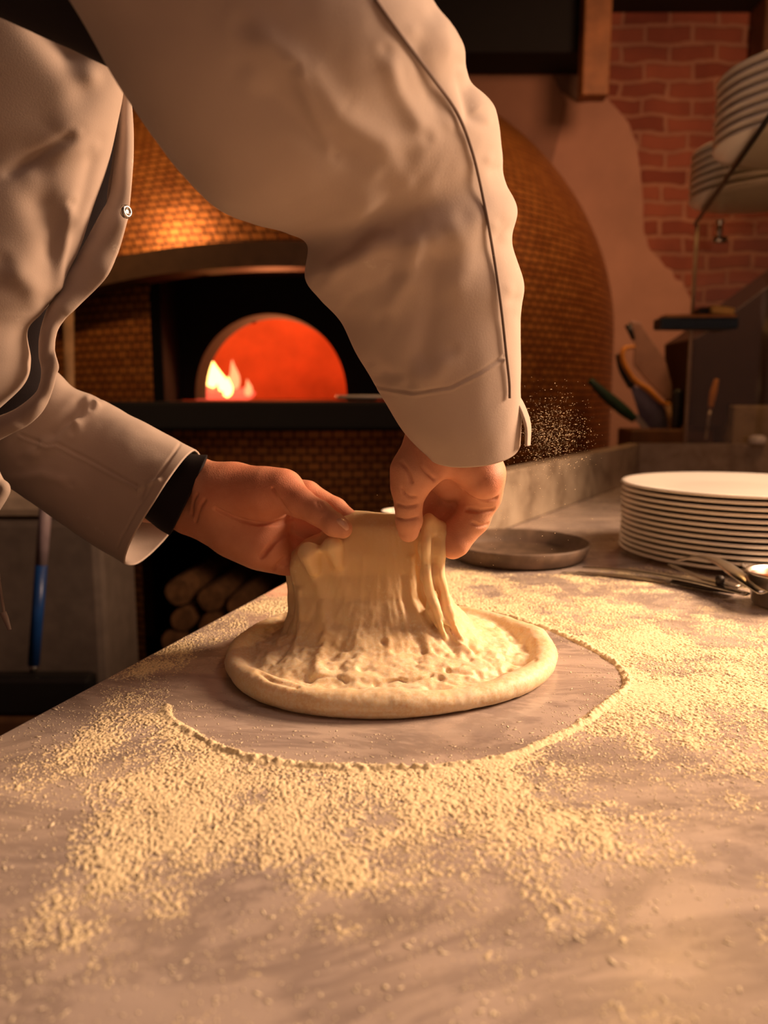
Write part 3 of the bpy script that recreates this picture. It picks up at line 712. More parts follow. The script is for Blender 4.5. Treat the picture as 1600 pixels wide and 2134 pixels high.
D = smin(drim, ddisc, 0.006)
# the lifted tent: ellipse sections by height
prof = []
for (py_, l, r, d, fy, by) in [(1405, 520, 1080, .585, .560, .74), (1378, 552, 1045, .605, .575, .735), (1350, 578, 1005, .62, .590, .725), (1300, 594, 962, .635, .607, .710), (1250, 597, 938, .64, .620, .70), (1200, 588, 925, .64, .626, .695), (1160, 584, 916, .64, .628, .69), (1125, 600, 918, .645, .632, .685), (1095, 640, 930, .645, .636, .68), (1070, 690, 930, .65, .642, .675)]:
    c1, c2 = pt(l, py_, d), pt(r, py_, d)
    prof.append((c1[2] - T, (c1[0] + c2[0]) / 2, (c2[0] - c1[0]) / 2, (fy + by) / 2, (by - fy) / 2))
prof = np.array(prof); prof = prof[np.argsort(prof[:, 0])]
zf = Z[0, 0, :]
pz = [np.interp(zf, prof[:, 0], prof[:, k]) for k in range(1, 5)]
cx, rx, cy, ry = [p.astype(np.float32)[None, None, :] for p in pz]
ca = (X - cx) / rx; sa = (Y - cy) / ry
pe = 2.6
rr = (np.abs(ca) ** pe + np.abs(sa) ** pe) ** (1 / pe)
# drawn folds radiating down the tent
th = np.arctan2(sa, ca)
foldw = 0.035 * np.sin(th * 9 + 2 * np.sin(th * 2)) * np.clip(Z / 0.04, 0, 1)
rr = rr + foldw * 0.7
tent = (rr - 1) * np.minimum(rx, ry) * 0.95
# top outline
tx = []
for (px, py_) in [(560, 1215), (584, 1185), (600, 1155), (630, 1130), (660, 1118), (690, 1095), (712, 1074), (735, 1068), (780, 1076), (820, 1080), (850, 1082), (878, 1078), (900, 1074), (918, 1082), (932, 1105), (945, 1150)]:
    q = pt(px, py_, 0.648); tx.append((q[0], q[2] - T))
tx = np.array(tx); topz = np.interp(X[:, 0, 0], tx[:, 0], tx[:, 1]).astype(np.float32)[:, None, None]
tent = smax(tent, (Z - topz) * 0.8, 0.012)
D = smin(D, tent, 0.016)
def blob(pts, ra, k=0.006):
    global D
    pts = [pt(*p) for p in pts]
    ra = [r / F * 0.64 for r in ra]
    for a, b, r1, r2 in zip(pts[:-1], pts[1:], ra[:-1], ra[1:]): D = smin(D, cone(Gd, a, b, r1, r2), k)
blob([(642, 1152, .637), (652, 1185, .640)], [22, 8], 0.010)       # fingertips pressing up through the sheet
blob([(694, 1140, .633), (704, 1175, .636)], [22, 8], 0.010)
blob([(895, 1090, .630), (888, 1140, .629), (890, 1200, .632), (900, 1270, .632), (925, 1330, .626)], [17, 13, 10, 7, 3], 0.010)
blob([(918, 1099, .634), (914, 1150, .633), (914, 1200, .636), (930, 1280, .636), (965, 1340, .628)], [14, 12, 10, 8, 3], 0.007)
# hollow drawn in at the left flank and the pinch where the thumb presses
D = smax(D, -cone(Gd, pt(634, 1245, .612), pt(618, 1350, .585), 0.010, 0.014), 0.012)
D = smax(D, -cone(Gd, pt(850, 1085, .617), pt(850, 1112, .623), 0.0115, 0.011), 0.006)
D = smax(D, -(Z + 0.0002), 0.001)
V, Q = surfnets(D, lo, h, 2)
N = vnormals(V, Q)
zz = V[:, 2] - T
r2 = np.hypot(V[:, 0] - DC[0], V[:, 1] - DC[1]); a2 = np.arctan2(V[:, 1] - DC[1], V[:, 0] - DC[0]); rim2 = Rout(a2)
onrim = np.clip((r2 - (rim2 - 0.026)) / 0.008, 0, 1) * (zz < 0.03)
low = np.clip(1 - (zz - 0.006) / 0.055, 0, 1) * (1 - onrim)
# lumpy flat part, stretched strands on the wall
Pn = V * np.array((1, 1, 1))
lump = fbm(Pn * 80 + 3, 3, 5); pits = -np.clip(fbm(Pn * np.array((120, 120, 60)), 2, 9) - 0.25, 0, 1)
az = np.arctan2(V[:, 1] - 0.66, V[:, 0] - 0.0) 
strand = fbm(np.stack([az * 13 + V[:, 2] * 18, V[:, 2] * 40, r2 * 20], -1), 3, 21)
fine = fbm(V * np.array((260, 260, 110)), 2, 33)
disp = low * (0.0021 * lump + 0.0036 * pits * (zz < 0.03) + 0.0004 * fine) + np.clip((zz - 0.012) / 0.02, 0, 1) * (0.0013 * strand * np.clip(1.25 - zz / 0.11, 0.15, 1) + 0.00035 * fine * np.clip(1.1 - zz / 0.08, 0, 1))
disp += onrim * (0.0009 * fbm(V * 45, 3, 40) + 0.0002 * fine)
disp *= np.clip((V[:, 2] - T) / 0.002, 0, 1)
dpx, dpy = topx(V); vdir = V - CO; vdir /= np.linalg.norm(vdir, axis=1)[:, None]; facing = np.clip(-(N * vdir).sum(1) * 2.5, 0, 1)
for poly, w, amp_ in (([(893, 1080), (886, 1150), (893, 1230), (925, 1300), (980, 1360)], 10, .0034), ([(905, 1120), (903, 1200), (920, 1270), (955, 1330), (990, 1360)], 5, -.0036),
                      ([(922, 1110), (916, 1200), (938, 1270), (985, 1335), (1040, 1370)], 8, .0028), ([(874, 1140), (876, 1230), (908, 1310), (950, 1360)], 6, -.0026), ([(855, 1165), (860, 1250), (893, 1340)], 9, .0016),
                      ([(838, 1200), (850, 1290), (880, 1360)], 7, -.0010), ([(640, 1165), (668, 1230), (680, 1320), (660, 1390)], 12, .0030), ([(600, 1185), (605, 1260), (594, 1330), (556, 1372)], 8, .0022),
                      ([(612, 1220), (617, 1290), (600, 1350), (575, 1378)], 4, -.0018), ([(624, 1230), (628, 1300), (612, 1360)], 5, .0014), ([(700, 1170), (730, 1260), (745, 1340)], 14, .0010), ([(600, 1150), (640, 1128), (690, 1122)], 7, .0010),
                      ([(540, 1470), (640, 1484), (760, 1487), (880, 1484), (960, 1476)], 2.5, -.0008), ([(780, 1425), (830, 1412), (850, 1420), (900, 1405)], 3, -.0030), ([(640, 1415), (700, 1405), (720, 1420)], 3, -.002),
                      ([(930, 1395), (1000, 1410), (1060, 1395)], 4, -.0025), ([(1040, 1370), (1090, 1385), (1115, 1375)], 4, -.003), ([(540, 1400), (570, 1420), (620, 1430)], 4, -.0025), ([(1000, 1350), (1060, 1362)], 4, -.002)):
    disp += facing * amp_ * np.exp(-(seg_dist(dpx, dpy, poly) / w) ** 2)
V = V + N * disp[:, None]
V[:, 2] = np.maximum(V[:, 2], T + 0.0002)
V = laplace(V, Q, 1, 0.3)
mesh('pizza_dough', V, Q, M['dough'], label='round raw pizza dough with its centre pulled up into a tall tent by the hands', cat='dough')

# ================================================================== THE CHEF
person = empty('person', (-0.60, 0.62, 0), label='person in a cream chef jacket leaning over the table, stretching the dough with both hands', cat='person')
class Sdf:
    def __init__(s, lo, hi, h): s.lo, s.h = lo, h; s.G = grid(lo, hi, h); s.D = np.full(s.G.shape[:3], 1.0, np.float32)
    def chain(s, P, R, k=0.006, scale=None):
        pts = [pt(*p) for p in P]; rr = [r / F * p[2] for r, p in zip(R, P)]
        c = np.full(s.D.shape, 1.0, np.float32)
        for a, b, r1, r2 in zip(pts[:-1], pts[1:], rr[:-1], rr[1:]): c = smin(c, cone(s.G, a, b, r1, r2), 0.004)
        s.D = smin(s.D, c, k)
    def crease(s, P, r=2.2, k=0.0016):
        P = [tuple(p) for p in P]
        q = catmull(np.array(P, float), 3 * len(P)); c = None
        for a, b in zip(q[:-1], q[1:]):
            e = cone(s.G, pt(*a), pt(*b), 1.9 * r / F * a[2], 1.9 * r / F * b[2]); c = e if c is None else np.minimum(c, e)
        s.D = smax(s.D, -c, k)
    def carve(s, P, R, k=0.006):
        pts = [pt(*p) for p in P]; rr = [r / F * p[2] for r, p in zip(R, P)]
        for a, b, r1, r2 in zip(pts[:-1], pts[1:], rr[:-1], rr[1:]): s.D = smax(s.D, -cone(s.G, a, b, r1, r2), k)
def on_near(S, P, off=0.0):
    """push px polyline points onto the camera-side surface of the SDF: returns (px,py,d)"""
    out = []
    for (x, y) in P:
        best = None
        ds = np.arange(0.50, 0.80, 0.0008)
        q = pt(np.full_like(ds, x), np.full_like(ds, y), ds)
        ijk = np.round((q - np.array(S.lo)) / S.h).astype(int)
        ok = ((ijk >= 0) & (ijk < np.array(S.D.shape))).all(1)
        val = np.ones(len(ds)); val[ok] = S.D[tuple(ijk[ok].T)]
        w = np.argwhere(val < 0)
        if len(w): out.append((x, y, ds[w[0][0]] + off))
    return out
HH = 0.00105
# ---- far hand (palm side towards the viewer, thumb on the dough)
S = Sdf((-0.235, 0.59, 1.0 - 0.03), (-0.005, 0.72, 1.155), HH)
S.chain([(290, 985, .704), (398, 1000, .688)], [44, 44]); S.chain([(270, 1040, .704), (388, 1056, .688)], [44, 44])
S.chain([(398, 998, .682), (470, 1018, .672)], [46, 50], 0.012)
# thenar and thumb
S.chain([(452, 1030, .662), (545, 1030, .652)], [52, 50], 0.014)
S.chain([(500, 1022, .672), (592, 1018, .652)], [48, 38], 0.014)
S.chain([(590, 1025, .648), (622, 1046, .641), (664, 1070, .634), (696, 1093, .628), (714, 1102, .626)], [38, 31, 27, 24, 20.5], 0.010)
# palm and heel
S.chain([(400, 1075, .682), (480, 1112, .674), (535, 1140, .668)], [38, 46, 42], 0.016)
S.chain([(470, 1060, .680), (560, 1090, .675)], [50, 42], 0.016)
S.chain([(520, 1120, .676), (570, 1150, .672)], [46, 40], 0.014)
S.chain([(500, 1020, .688), (575, 1030, .684)], [46, 36], 0.014)
# fingers (index on top, little finger lowest), bent under the sheet
S.chain([(560, 1018, .684), (640, 1030, .678), (698, 1062, .670), (738, 1090, .662)], [34, 27, 24, 20], 0.004)
S.chain([(560, 1075, .684), (640, 1100, .682), (700, 1120, .668), (712, 1135, .650)], [31, 25, 22, 18], 0.005)
S.chain([(555, 1120, .680), (620, 1145, .680), (668, 1158, .668), (672, 1162, .652)], [29, 24, 21, 17], 0.005)
S.chain([(548, 1155, .674), (598, 1180, .672), (632, 1190, .660)], [27, 22, 18], 0.005)
S.carve([(585, 1100, .628), (640, 1118, .632)], [16, 14], 0.010)
for P, r in (([(450, 1060), (497, 1081), (540, 1091), (585, 1088), (606, 1080)], 2.6),
             ([(568, 1018), (576, 1034), (590, 1052), (604, 1070)], 1.5),
             ([(535, 1192), (545, 1160), (575, 1125), (612, 1098)], 2.8), ([(566, 1190), (578, 1178), (592, 1165)], 2.2),
             ([(400, 1072), (402, 1050), (412, 1030)], 1.4), ([(408, 1086), (416, 1060), (428, 1042)], 1.4),
             ([(660, 1046), (664, 1056), (668, 1064)], 1.3), ([(667, 1046), (672, 1054), (676, 1062)], 1.2)):
    q = on_near(S, P)
    if len(q) > 1: S.crease(q, r)
nail_c = on_near(S, [(712, 1094)])
V1, Q1 = surfnets(S.D, S.lo, HH, 1)
# ---- near hand (hanging from the cuff, thumb in front of the sheet)
S = Sdf((0.0, 0.54, 1.0 - 0.03), (0.118, 0.70, 1.20), HH)
S.chain([(975, 800, .600), (955, 905, .612)], [58, 56]); S.chain([(930, 800, .605), (910, 905, .618)], [52, 50], 0.01)
S.chain([(895, 915, .612), (862, 985, .606)], [50, 44], 0.012)
S.chain([(905, 940, .606), (885, 985, .602)], [46, 40], 0.012)
S.chain([(860, 985, .606), (852, 1018, .606), (851, 1052, .608), (852, 1084, .613), (851, 1108, .617)], [45, 36, 27.5, 27, 22], 0.008)
S.chain([(940, 920, .612), (980, 965, .608), (1005, 1000, .608)], [52, 46, 38], 0.014)      # heel of the palm
S.chain([(930, 950, .636), (1000, 985, .634)], [50, 44], 0.012)
S.chain([(900, 950, .640), (935, 1010, .645)], [48, 34], 0.010)
S.chain([(1008, 985, .620), (1008, 1035, .632), (988, 1082, .635), (950, 1134, .634), (942, 1142, .634)], [41, 35, 31, 26, 23], 0.014)
S.chain([(985, 1000, .640), (990, 1050, .646), (965, 1095, .642), (918, 1122, .636)], [36, 28, 26, 21], 0.005)
S.chain([(950, 1000, .655), (950, 1052, .662), (925, 1088, .658), (895, 1108, .650)], [35, 27, 25, 20], 0.005)
S.chain([(912, 990, .662), (905, 1040, .668), (890, 1075, .664), (875, 1092, .656)], [33, 26, 23, 19], 0.005)
S.carve([(925, 1035, .603), (962, 1072, .612)], [22, 22], 0.010)
for P, r in (([(965, 1022), (985, 1036), (1010, 1043), (1034, 1038)], 2.8), ([(975, 1062), (1000, 1065), (1026, 1062)], 2.4),
             ([(1018, 1092), (1000, 1096), (985, 1090)], 1.8), ([(836, 962), (850, 980), (858, 1004)], 1.8), ([(870, 940), (880, 975), (905, 1000)], 1.6),
             ([(828, 1050), (845, 1055), (868, 1052)], 1.4), ([(838, 1018), (850, 1032), (866, 1036)], 1.6), ([(826, 1078), (845, 1082), (870, 1078)], 1.1), ([(880, 905), (905, 935), (935, 960)], 1.6)):
    q = on_near(S, P)
    if len(q) > 1: S.crease(q, r)
V2, Q2 = surfnets(S.D, S.lo, HH, 1)
# ---- trunk, shoulders and arms inside the clothes (coarser)
S = Sdf((-0.92, 0.10, 0.80), (0.16, 1.12, 1.78), 0.009)
trunk = [((-0.66, 0.66, 0.95), (-0.58, 0.64, 1.25), .13, .13), ((-0.58, 0.64, 1.25), (-0.50, 0.60, 1.50), .13, .12), ((-0.50, 0.42, 1.50), (-0.50, 0.80, 1.46), .065, .065), ((-0.47, 0.60, 1.52), (-0.40, 0.58, 1.66), .06, .055)]
for a, b, r1, r2 in trunk: S.D = smin(S.D, cone(S.G, a, b, r1, r2), 0.05)
def joint(px, py, d): return tuple(pt(px, py, d))
sh1 = (-0.48, 0.40, 1.50); el1 = joint(860, 180, .47); wr1 = joint(950, 830, .600)
sh2 = (-0.50, 0.80, 1.46); el2 = joint(-480, 700, .80); wr2 = joint(300, 1010, .700)
am = [joint(567, 76, .46), joint(750, 315, .525), joint(860, 520, .57)]
for a, b, r1, r2 in ((sh1, am[0], .050, .042), (am[0], am[1], .042, .036), (am[1], am[2], .036, .034), (am[2], wr1, .034, .026), (sh2, el2, .050, .036), (el2, joint(60, 900, .742), .036, .032), (joint(60, 900, .742), wr2, .032, .025)): S.D = smin(S.D, cone(S.G, a, b, r1, r2), 0.02)
V3, Q3 = surfnets(S.D, S.lo, 0.009, 2)
DU = np.full(S.D.shape, 1.0, np.float32)
for a, b, r1, r2 in trunk[:3] + [(sh1, am[0], .050, .042), (am[0], am[1], .042, .036), (sh2, el2, .050, .036)]: DU = smin(DU, cone(S.G, a, b, r1, r2), 0.05)
VU, QU = surfnets(DU - 0.012, S.lo, 0.009, 2)
par(mesh('undershirt', VU, QU, M['lining'], label='dark knitted shirt under the jacket'), person)
Vb = np.vstack([V1, V2, V3]); Qb = np.vstack([Q1, Q2 + len(V1), Q3 + len(V1) + len(V2)])
body = mesh('body', Vb, Qb, M['skin'], parent=None); par(body, person)
if nail_c:
    nc = pt(*nail_c[0]); ax_ = pt(726, 1106, .63) - pt(700, 1084, .63); ax_ /= np.linalg.norm(ax_)
    vd = nc - CO; vd /= np.linalg.norm(vd); sd = np.cross(ax_, vd); sd /= np.linalg.norm(sd)
    vv = nc - vd * 0.0004
    # low domed plate sitting in the end of the thumb
    Vn = []; n = 20
    for k, (f, lift) in enumerate(((1.0, -0.0012), (0.86, 0.0002), (0.5, 0.0009), (0.01, 0.0011))):
        for j in range(n):
            t = 2 * math.pi * j / n
            Vn.append(vv + ax_ * 0.0068 * f * math.cos(t) + sd * 0.0048 * f * math.sin(t) - (vd * 0.9 + sd * 0.0) * lift + vd * 0.0022 * (f * math.sin(t)) ** 2)
    Fn = [(k * n + j, k * n + (j + 1) % n, (k + 1) * n + (j + 1) % n, (k + 1) * n + j) for k in range(3) for j in range(n)]
    par(mesh('thumb_nail', Vn, Fn, M['nail'], label='pale thumb nail'), person)

# ---- cloth lofts
def loft(name, sec, na, nl, mat, parent, folds=(), ridges=0.0015, seed=1, thick=0.0016, pe=2.15, cap=None, stretch=(1, 1, 1), nscale=22, hem=None, farmul=1.0):
    """sec rows: Lx Ly Rx Ry depth ratio sx sy  (near side of each ring shifted by sx,sy px, far side the other way)"""
    q = catmull(np.array(sec, float), nl)
    th = np.linspace(0, 2 * np.pi, na, endpoint=False)
    c, s = np.cos(th), np.sin(th); c = np.sign(c) * np.abs(c) ** (2 / pe); s = np.sign(s) * np.abs(s) ** (2 / pe)
    V = []; S_ = []
    for r in q:
        L, R = pt(r[0], r[1], r[4]), pt(r[2], r[3], r[4]); C = (L + R) / 2; a = (R - L) / 2
        vd = C - CO; vd /= np.linalg.norm(vd)
        sh = pt((r[0] + r[2]) / 2 + r[6], (r[1] + r[3]) / 2 + r[7], r[4]) - C
        b = -vd * np.linalg.norm(a) * r[5]
        V.append(C + np.outer(c, a) + np.outer(s, b) + np.outer(np.where(s > 0, s, s * farmul), sh)); S_.append(s)
    V = np.vstack(V); s_all = np.tile(s, nl)
    i, j = np.meshgrid(np.arange(nl - 1), np.arange(na), indexing='ij'); j2 = (j + 1) % na
    Q = np.stack([i * na + j, i * na + j2, (i + 1) * na + j2, (i + 1) * na + j], -1).reshape(-1, 4)
    N = vnormals(V, Q)
    if np.mean(np.sum(N * (V - np.repeat(V.reshape(nl, na, 3).mean(1), na, 0)), 1)) < 0: N = -N; Q = Q[:, ::-1]
    dsp = ridges * fbm(V * np.array(stretch) * nscale, 3, seed)
    px, py_ = topx(V); near = np.clip(s_all * 2.5, 0, 1)
    for (poly, w, amp) in folds:
        dd = seg_dist(px, py_, poly); tp = 1.0
        if w > 8:
            e1, e2 = poly[0], poly[-1]; de = np.minimum(np.hypot(px - e1[0], py_ - e1[1]), np.hypot(px - e2[0], py_ - e2[1])); tp = np.clip(de / (2.2 * w), 0, 1); tp = tp * tp * (3 - 2 * tp) * 1.1
        dsp = dsp + near * amp * tp * np.exp(-(dd / w) ** 2)
    V = V + N * dsp[:, None]
    Fc = Q
    o = mesh(name, V, Fc, mat); par(o, parent) if parent else None
    if thick:
        m = o.modifiers.new('thickness', 'SOLIDIFY'); m.thickness = thick; m.offset = -1
    return o, V.reshape(nl, na, 3), q
def ribbon(name, A, B, mat, parent, n=80, w=10, bulge=0.006, thick=0.002, wav=0.0):
    """strip of cloth between two 3D polylines"""
    A, B = catmull(A, n), catmull(B, n); V = []
    for i, (a, b) in enumerate(zip(A, B)):
        m_ = (a + b) / 2; vd = m_ - CO; vd /= np.linalg.norm(vd)
        for t in np.linspace(0, 1, w):
            V.append(a + (b - a) * t - vd * (bulge * 4 * t * (1 - t)) - vd * wav * mnoise.noise(Vector((i * 0.13, t, 2))))
    i, j = np.meshgrid(np.arange(n - 1), np.arange(w - 1), indexing='ij')
    Q = np.stack([i * w + j, i * w + j + 1, (i + 1) * w + j + 1, (i + 1) * w + j], -1).reshape(-1, 4)
    o = mesh(name, V, Q, mat); par(o, parent) if parent else None
    m = o.modifiers.new('thickness', 'SOLIDIFY'); m.thickness = thick
    return o

jk = None
near_secs = [
    (-330, -420, 330, -820, .37, .85, 0, 0), (-60, -230, 560, -620, .38, .85, 0, 0), (60, -120, 690, -430, .39, .85, 0, 0), (150, 0, 780, -240, .41, .85, 0, 0),
    (250, 172, 885, -20, .44, .85, 0, 0), (345, 312, 958, 85, .47, .85, 0, 0), (440, 420, 975, 160, .495, .85, 0, 0), (530, 466, 1030, 225, .52, .85, 0, 0),
    (600, 487, 1044, 310, .535, .85, 0, 0), (640, 512, 1050, 375, .55, .85, 0, 0), (637, 580, 1076, 436, .56, .85, 0, 0), (668, 625, 1067, 505, .57, .85, 0, 0),
    (712, 672, 1091, 592, .58, .82, 0, 0), (742, 735, 1084, 660, .585, .82, 0, 0), (775, 790, 1083, 745, .59, .82, 0, 5), (808, 845, 1083, 812, .595, .82, 0, 10),
    (845, 900, 1086, 868, .60, .82, 0, 22), (886, 938, 1084, 925, .605, .82, 0, 40)]
near_folds = [([(662, 587), (755, 525), (813, 477)], 16, .0045), ([(813, 500), (792, 590)], 22, -.005), ([(875, 467), (845, 587), (792, 670)], 18, .004), ([(909, 500), (896, 656), (868, 780)], 18, -.004),
              ([(772, 768), (840, 796)], 12, -.004), ([(840, 810), (909, 780), (944, 725)], 16, .003), ([(930, 640), (960, 560), (965, 450)], 22, .003), ([(500, 50), (640, 150), (700, 240), (850, 330)], 26, .005),
              ([(610, 130), (650, 230), (700, 330)], 12, .003), ([(520, 160), (640, 260), (780, 360)], 26, -.004), ([(860, 60), (900, 200), (940, 260)], 18, -.003), ([(800, 100), (830, 190), (890, 290)], 16, .003),
              ([(968, 150), (985, 240), (1020, 250)], 13, -.006), ([(1052, 380), (1020, 330)], 14, -.004), ([(905, 20), (930, 90), (960, 130)], 18, .003), ([(1060, 500), (1030, 470)], 16, -.004), ([(1085, 650), (1060, 600)], 14, -.003),
              ([(640, 520), (720, 470), (800, 380)], 26, .004), ([(700, 560), (790, 450), (850, 380)], 18, -.003), ([(700, 640), (800, 590), (860, 540)], 14, -.002),
              ([(780, 806), (860, 818), (940, 806), (1000, 775), (1050, 742)], 3.2, -.0008), ([(780, 811), (860, 824), (940, 812), (1003, 781), (1052, 750)], 3, .0006)]
near_folds = [(p_, w_ * 1.25, a_ * 0.6) if w_ > 8 else (p_, w_, a_) for p_, w_, a_ in near_folds]
sl1, VS, qs = loft('sleeve', near_secs, 360, 330, M['jacket'], person, near_folds, 0.0011, 3, 0.0018, stretch=(1, 1, 0.6))
sl1['label'] = 'near sleeve with a long seam and open cuff'
# seam following the sleeve
seam = [(780, -3), (832, 70), (900, 160), (952, 235), (985, 320), (1010, 430), (1028, 530), (1044, 640), (1055, 740), (1061, 795), (1062, 830)]
sx_, sy_ = topx(VS); near_half = slice(4, 176)
sc_ = catmull(seam, 90); vdep = (VS - CO)[..., 1] * cp - (VS - CO)[..., 2] * sp; dd_ = []
for (x, y) in sc_:
    m_ = (sx_ - x) ** 2 + (sy_ - y) ** 2 < 49; dd_.append(vdep[m_].min() if m_.any() else np.nan)
dd_ = np.array(dd_); ok_ = ~np.isnan(dd_); dd_ = np.interp(np.arange(90), np.arange(90)[ok_], dd_[ok_])
for _ in range(4): dd_ = np.r_[dd_[0], (dd_[:-2] + dd_[1:-1] * 2 + dd_[2:]) / 4, dd_[-1]]
pts = pt(sc_[:, 0], sc_[:, 1], dd_ - 0.0004)
o = tube('seam', pts, 0.0011, M['thread'], n=6, steps=160); par(o, person); 
o.parent = sl1; o.matrix_parent_inverse = sl1.matrix_basis.inverted(); 
# slit and cuff tab
a = [pt(1058, 815, .583), pt(1078, 850, .583), pt(1092, 890, .585), pt(1093, 930, .588)]
b = [pt(1066, 810, .592), pt(1088, 845, .594), pt(1101, 885, .597), pt(1100, 928, .60)]
o = ribbon('cuff_tab', a, b, M['jacket'], None, 40, 6, 0.001, 0.002); par(o, person)
far_secs = [(-400, 560, -560, 840, .80, .8, 0, 0), (-200, 640, -330, 900, .78, .8, 0, 0), (10, 720, -110, 955, .755, .8, 0, 0), (108, 768, -10, 1003, .74, .8, 0, 0), (150, 806, 40, 1030, .73, .8, -4, -2), (190, 822, 85, 1062, .722, .8, -8, -3), (240, 848, 125, 1090, .715, .8, -10, -4),
            (300, 880, 180, 1126, .705, .8, -12, -6), (360, 911, 226, 1154, .698, .8, -14, -8), (410, 938, 263, 1176, .690, .8, -18, -10)]
far_secs = [(r[2], r[3], r[0], r[1], *r[4:]) for r in far_secs]
far_folds = [([(88, 925), (130, 880), (184, 828)], 14, -.006), ([(150, 900), (165, 860)], 12, .004), ([(45, 960), (100, 930), (140, 870)], 14, .003), ([(40, 905), (100, 928), (118, 924), (200, 965), (290, 1015)], 3, -.0014), ([(40, 911), (100, 934), (118, 930), (200, 971), (288, 1021)], 3, .001),
             ([(290, 1015), (330, 1000)], 5, .002), ([(375, 925), (330, 990), (285, 1060), (245, 1140)], 3, -.0008), ([(0, 1000), (90, 990), (150, 1010)], 12, .002), ([(290, 1040), (300, 1010)], 6, -.002), ([(190, 850), (210, 830)], 10, .004)]
sl2, VS2, _ = loft('sleeve', far_secs, 300, 220, M['jacket'], person, far_folds, 0.0013, 8, 0.0018, farmul=2.3)
sl2['label'] = 'far sleeve, wide cuff open around the dark shirt cuff'
# dark shirt cuff around the far wrist
o, _, _ = loft('shirt_cuff', [(250, 1055, 318, 920, .702, .85, 0, 0), (300, 1080, 368, 936, .692, .85, 0, 0), (330, 1102, 402, 946, .686, .88, 0, 0), (353, 1116, 432, 948, .682, .88, 0, 0)], 120, 40, M['lining'], person, (), 0.0004, 4, 0.002)
# jacket front panel (torso)
tor = [(-1150, -500, 150, -420, .56, .42, 0, 0), (-1100, -260, 235, -230, .57, .42, 0, 0), (-1020, -60, 262, -40, .585, .40, 0, 0), (-980, 100, 258, 100, .60, .40, 0, 0), (-950, 180, 253, 180, .61, .40, 0, 0), (-930, 260, 238, 260, .62, .40, 0, 0), (-900, 340, 222, 335, .63, .40, 0, 0), (-880, 420, 198, 412, .63, .40, 0, 0),
       (-860, 510, 168, 510, .635, .40, 0, 0), (-830, 575, 138, 575, .635, .40, 0, 0), (-820, 620, 112, 622, .635, .40, 0, 0), (-800, 655, 84, 655, .635, .40, 0, 0), (-790, 690, 57, 690, .635, .40, 0, 0), (-790, 750, 63, 750, .64, .40, 0, 0), (-790, 800, 52, 796, .64, .40, 0, 0), (-800, 850, 10, 840, .64, .40, 0, 0), (-800, 930, -70, 905, .645, .40, 0, 0)]
tf = [([(60, 360), (110, 480), (112, 600)], 34, -.006), ([(170, 200), (150, 300), (60, 350)], 44, .006), ([(150, 420), (132, 540), (120, 620)], 12, .004), ([(0, 370), (60, 335), (160, 270)], 12, -.003), ([(0, 540), (60, 590), (105, 640)], 26, .004), ([(195, 300), (175, 420), (150, 470)], 18, -.003), ([(60, 0), (150, 110), (190, 160)], 34, -.012)]
jk, VJ, _ = loft('jacket_front', tor, 260, 240, M['jacket'], person, tf, 0.0012, 12, 0.0025, nscale=9)
# dark shirt behind the open front
o, _, _ = loft('shirt', [(-1100, -300, 180, -300, .70, .25, 0, 0), (-1000, 0, 240, 0, .70, .25, 0, 0), (-950, 200, 262, 200, .70, .22, 0, 0), (-930, 330, 262, 330, .70, .22, 0, 0), (-900, 450, 240, 440, .70, .22, 0, 0), (-860, 560, 190, 560, .70, .22, 0, 0), (-830, 640, 118, 640, .70, .22, 0, 0), (-810, 740, 100, 730, .70, .22, 0, 0), (-800, 820, 92, 810, .70, .22, 0, 0), (-790, 880, 30, 870, .70, .22, 0, 0), (-790, 960, -40, 930, .70, .22, 0, 0)], 120, 100, M['lining'], person, (), 0.002, 6, 0.002)
inner = [(258, 205), (250, 290), (241, 375), (231, 420), (214, 450), (176, 520), (152, 560), (124, 612), (104, 648), (90, 696), (88, 740), (93, 772), (90, 800), (78, 825), (40, 855), (0, 873), (-60, 890)]
outer = [(267, 185), (273, 280), (272, 360), (266, 440), (260, 472), (242, 535), (219, 582), (162, 638), (136, 660), (116, 686), (110, 722), (118, 752), (113, 785), (92, 842), (60, 883), (20, 902), (-50, 945)]
dn = np.linspace(.622, .618, len(inner))
pk = ribbon('placket', [pt(x, y, d + .008) for (x, y), d in zip(inner, dn)], [pt(x, y, d + .002) for (x, y), d in zip(outer, dn)], M['jacket'], person, 140, 12, 0.005, 0.0028, 0.003)
o = ribbon('facing_edge', [pt(x, y, .640) for x, y in [(252, 195), (246, 260), (238, 330), (228, 395), (226, 425)]], [pt(x, y, .634) for x, y in [(262, 195), (256, 262), (248, 335), (240, 385), (234, 420)]], simple('greyish lining', (0.16, 0.12, 0.11), 0.8), person, 40, 6, 0.001, 0.0015)
bt = pt(262, 441, .607)
V, Q = lathe_data([(0.0005, 0.0016), (0.0022, 0.0014), (0.0030, 0.0024), (0.0044, 0.0026), (0.0052, 0.001), (0.0052, -0.001), (0.0005, -0.001)], 24)
o = mesh('button', V, Q, M['steel'], label='small ring shaped metal snap'); o.rotation_euler = (math.radians(90), 0, math.radians(62)); o.location = bt; par(o, person)
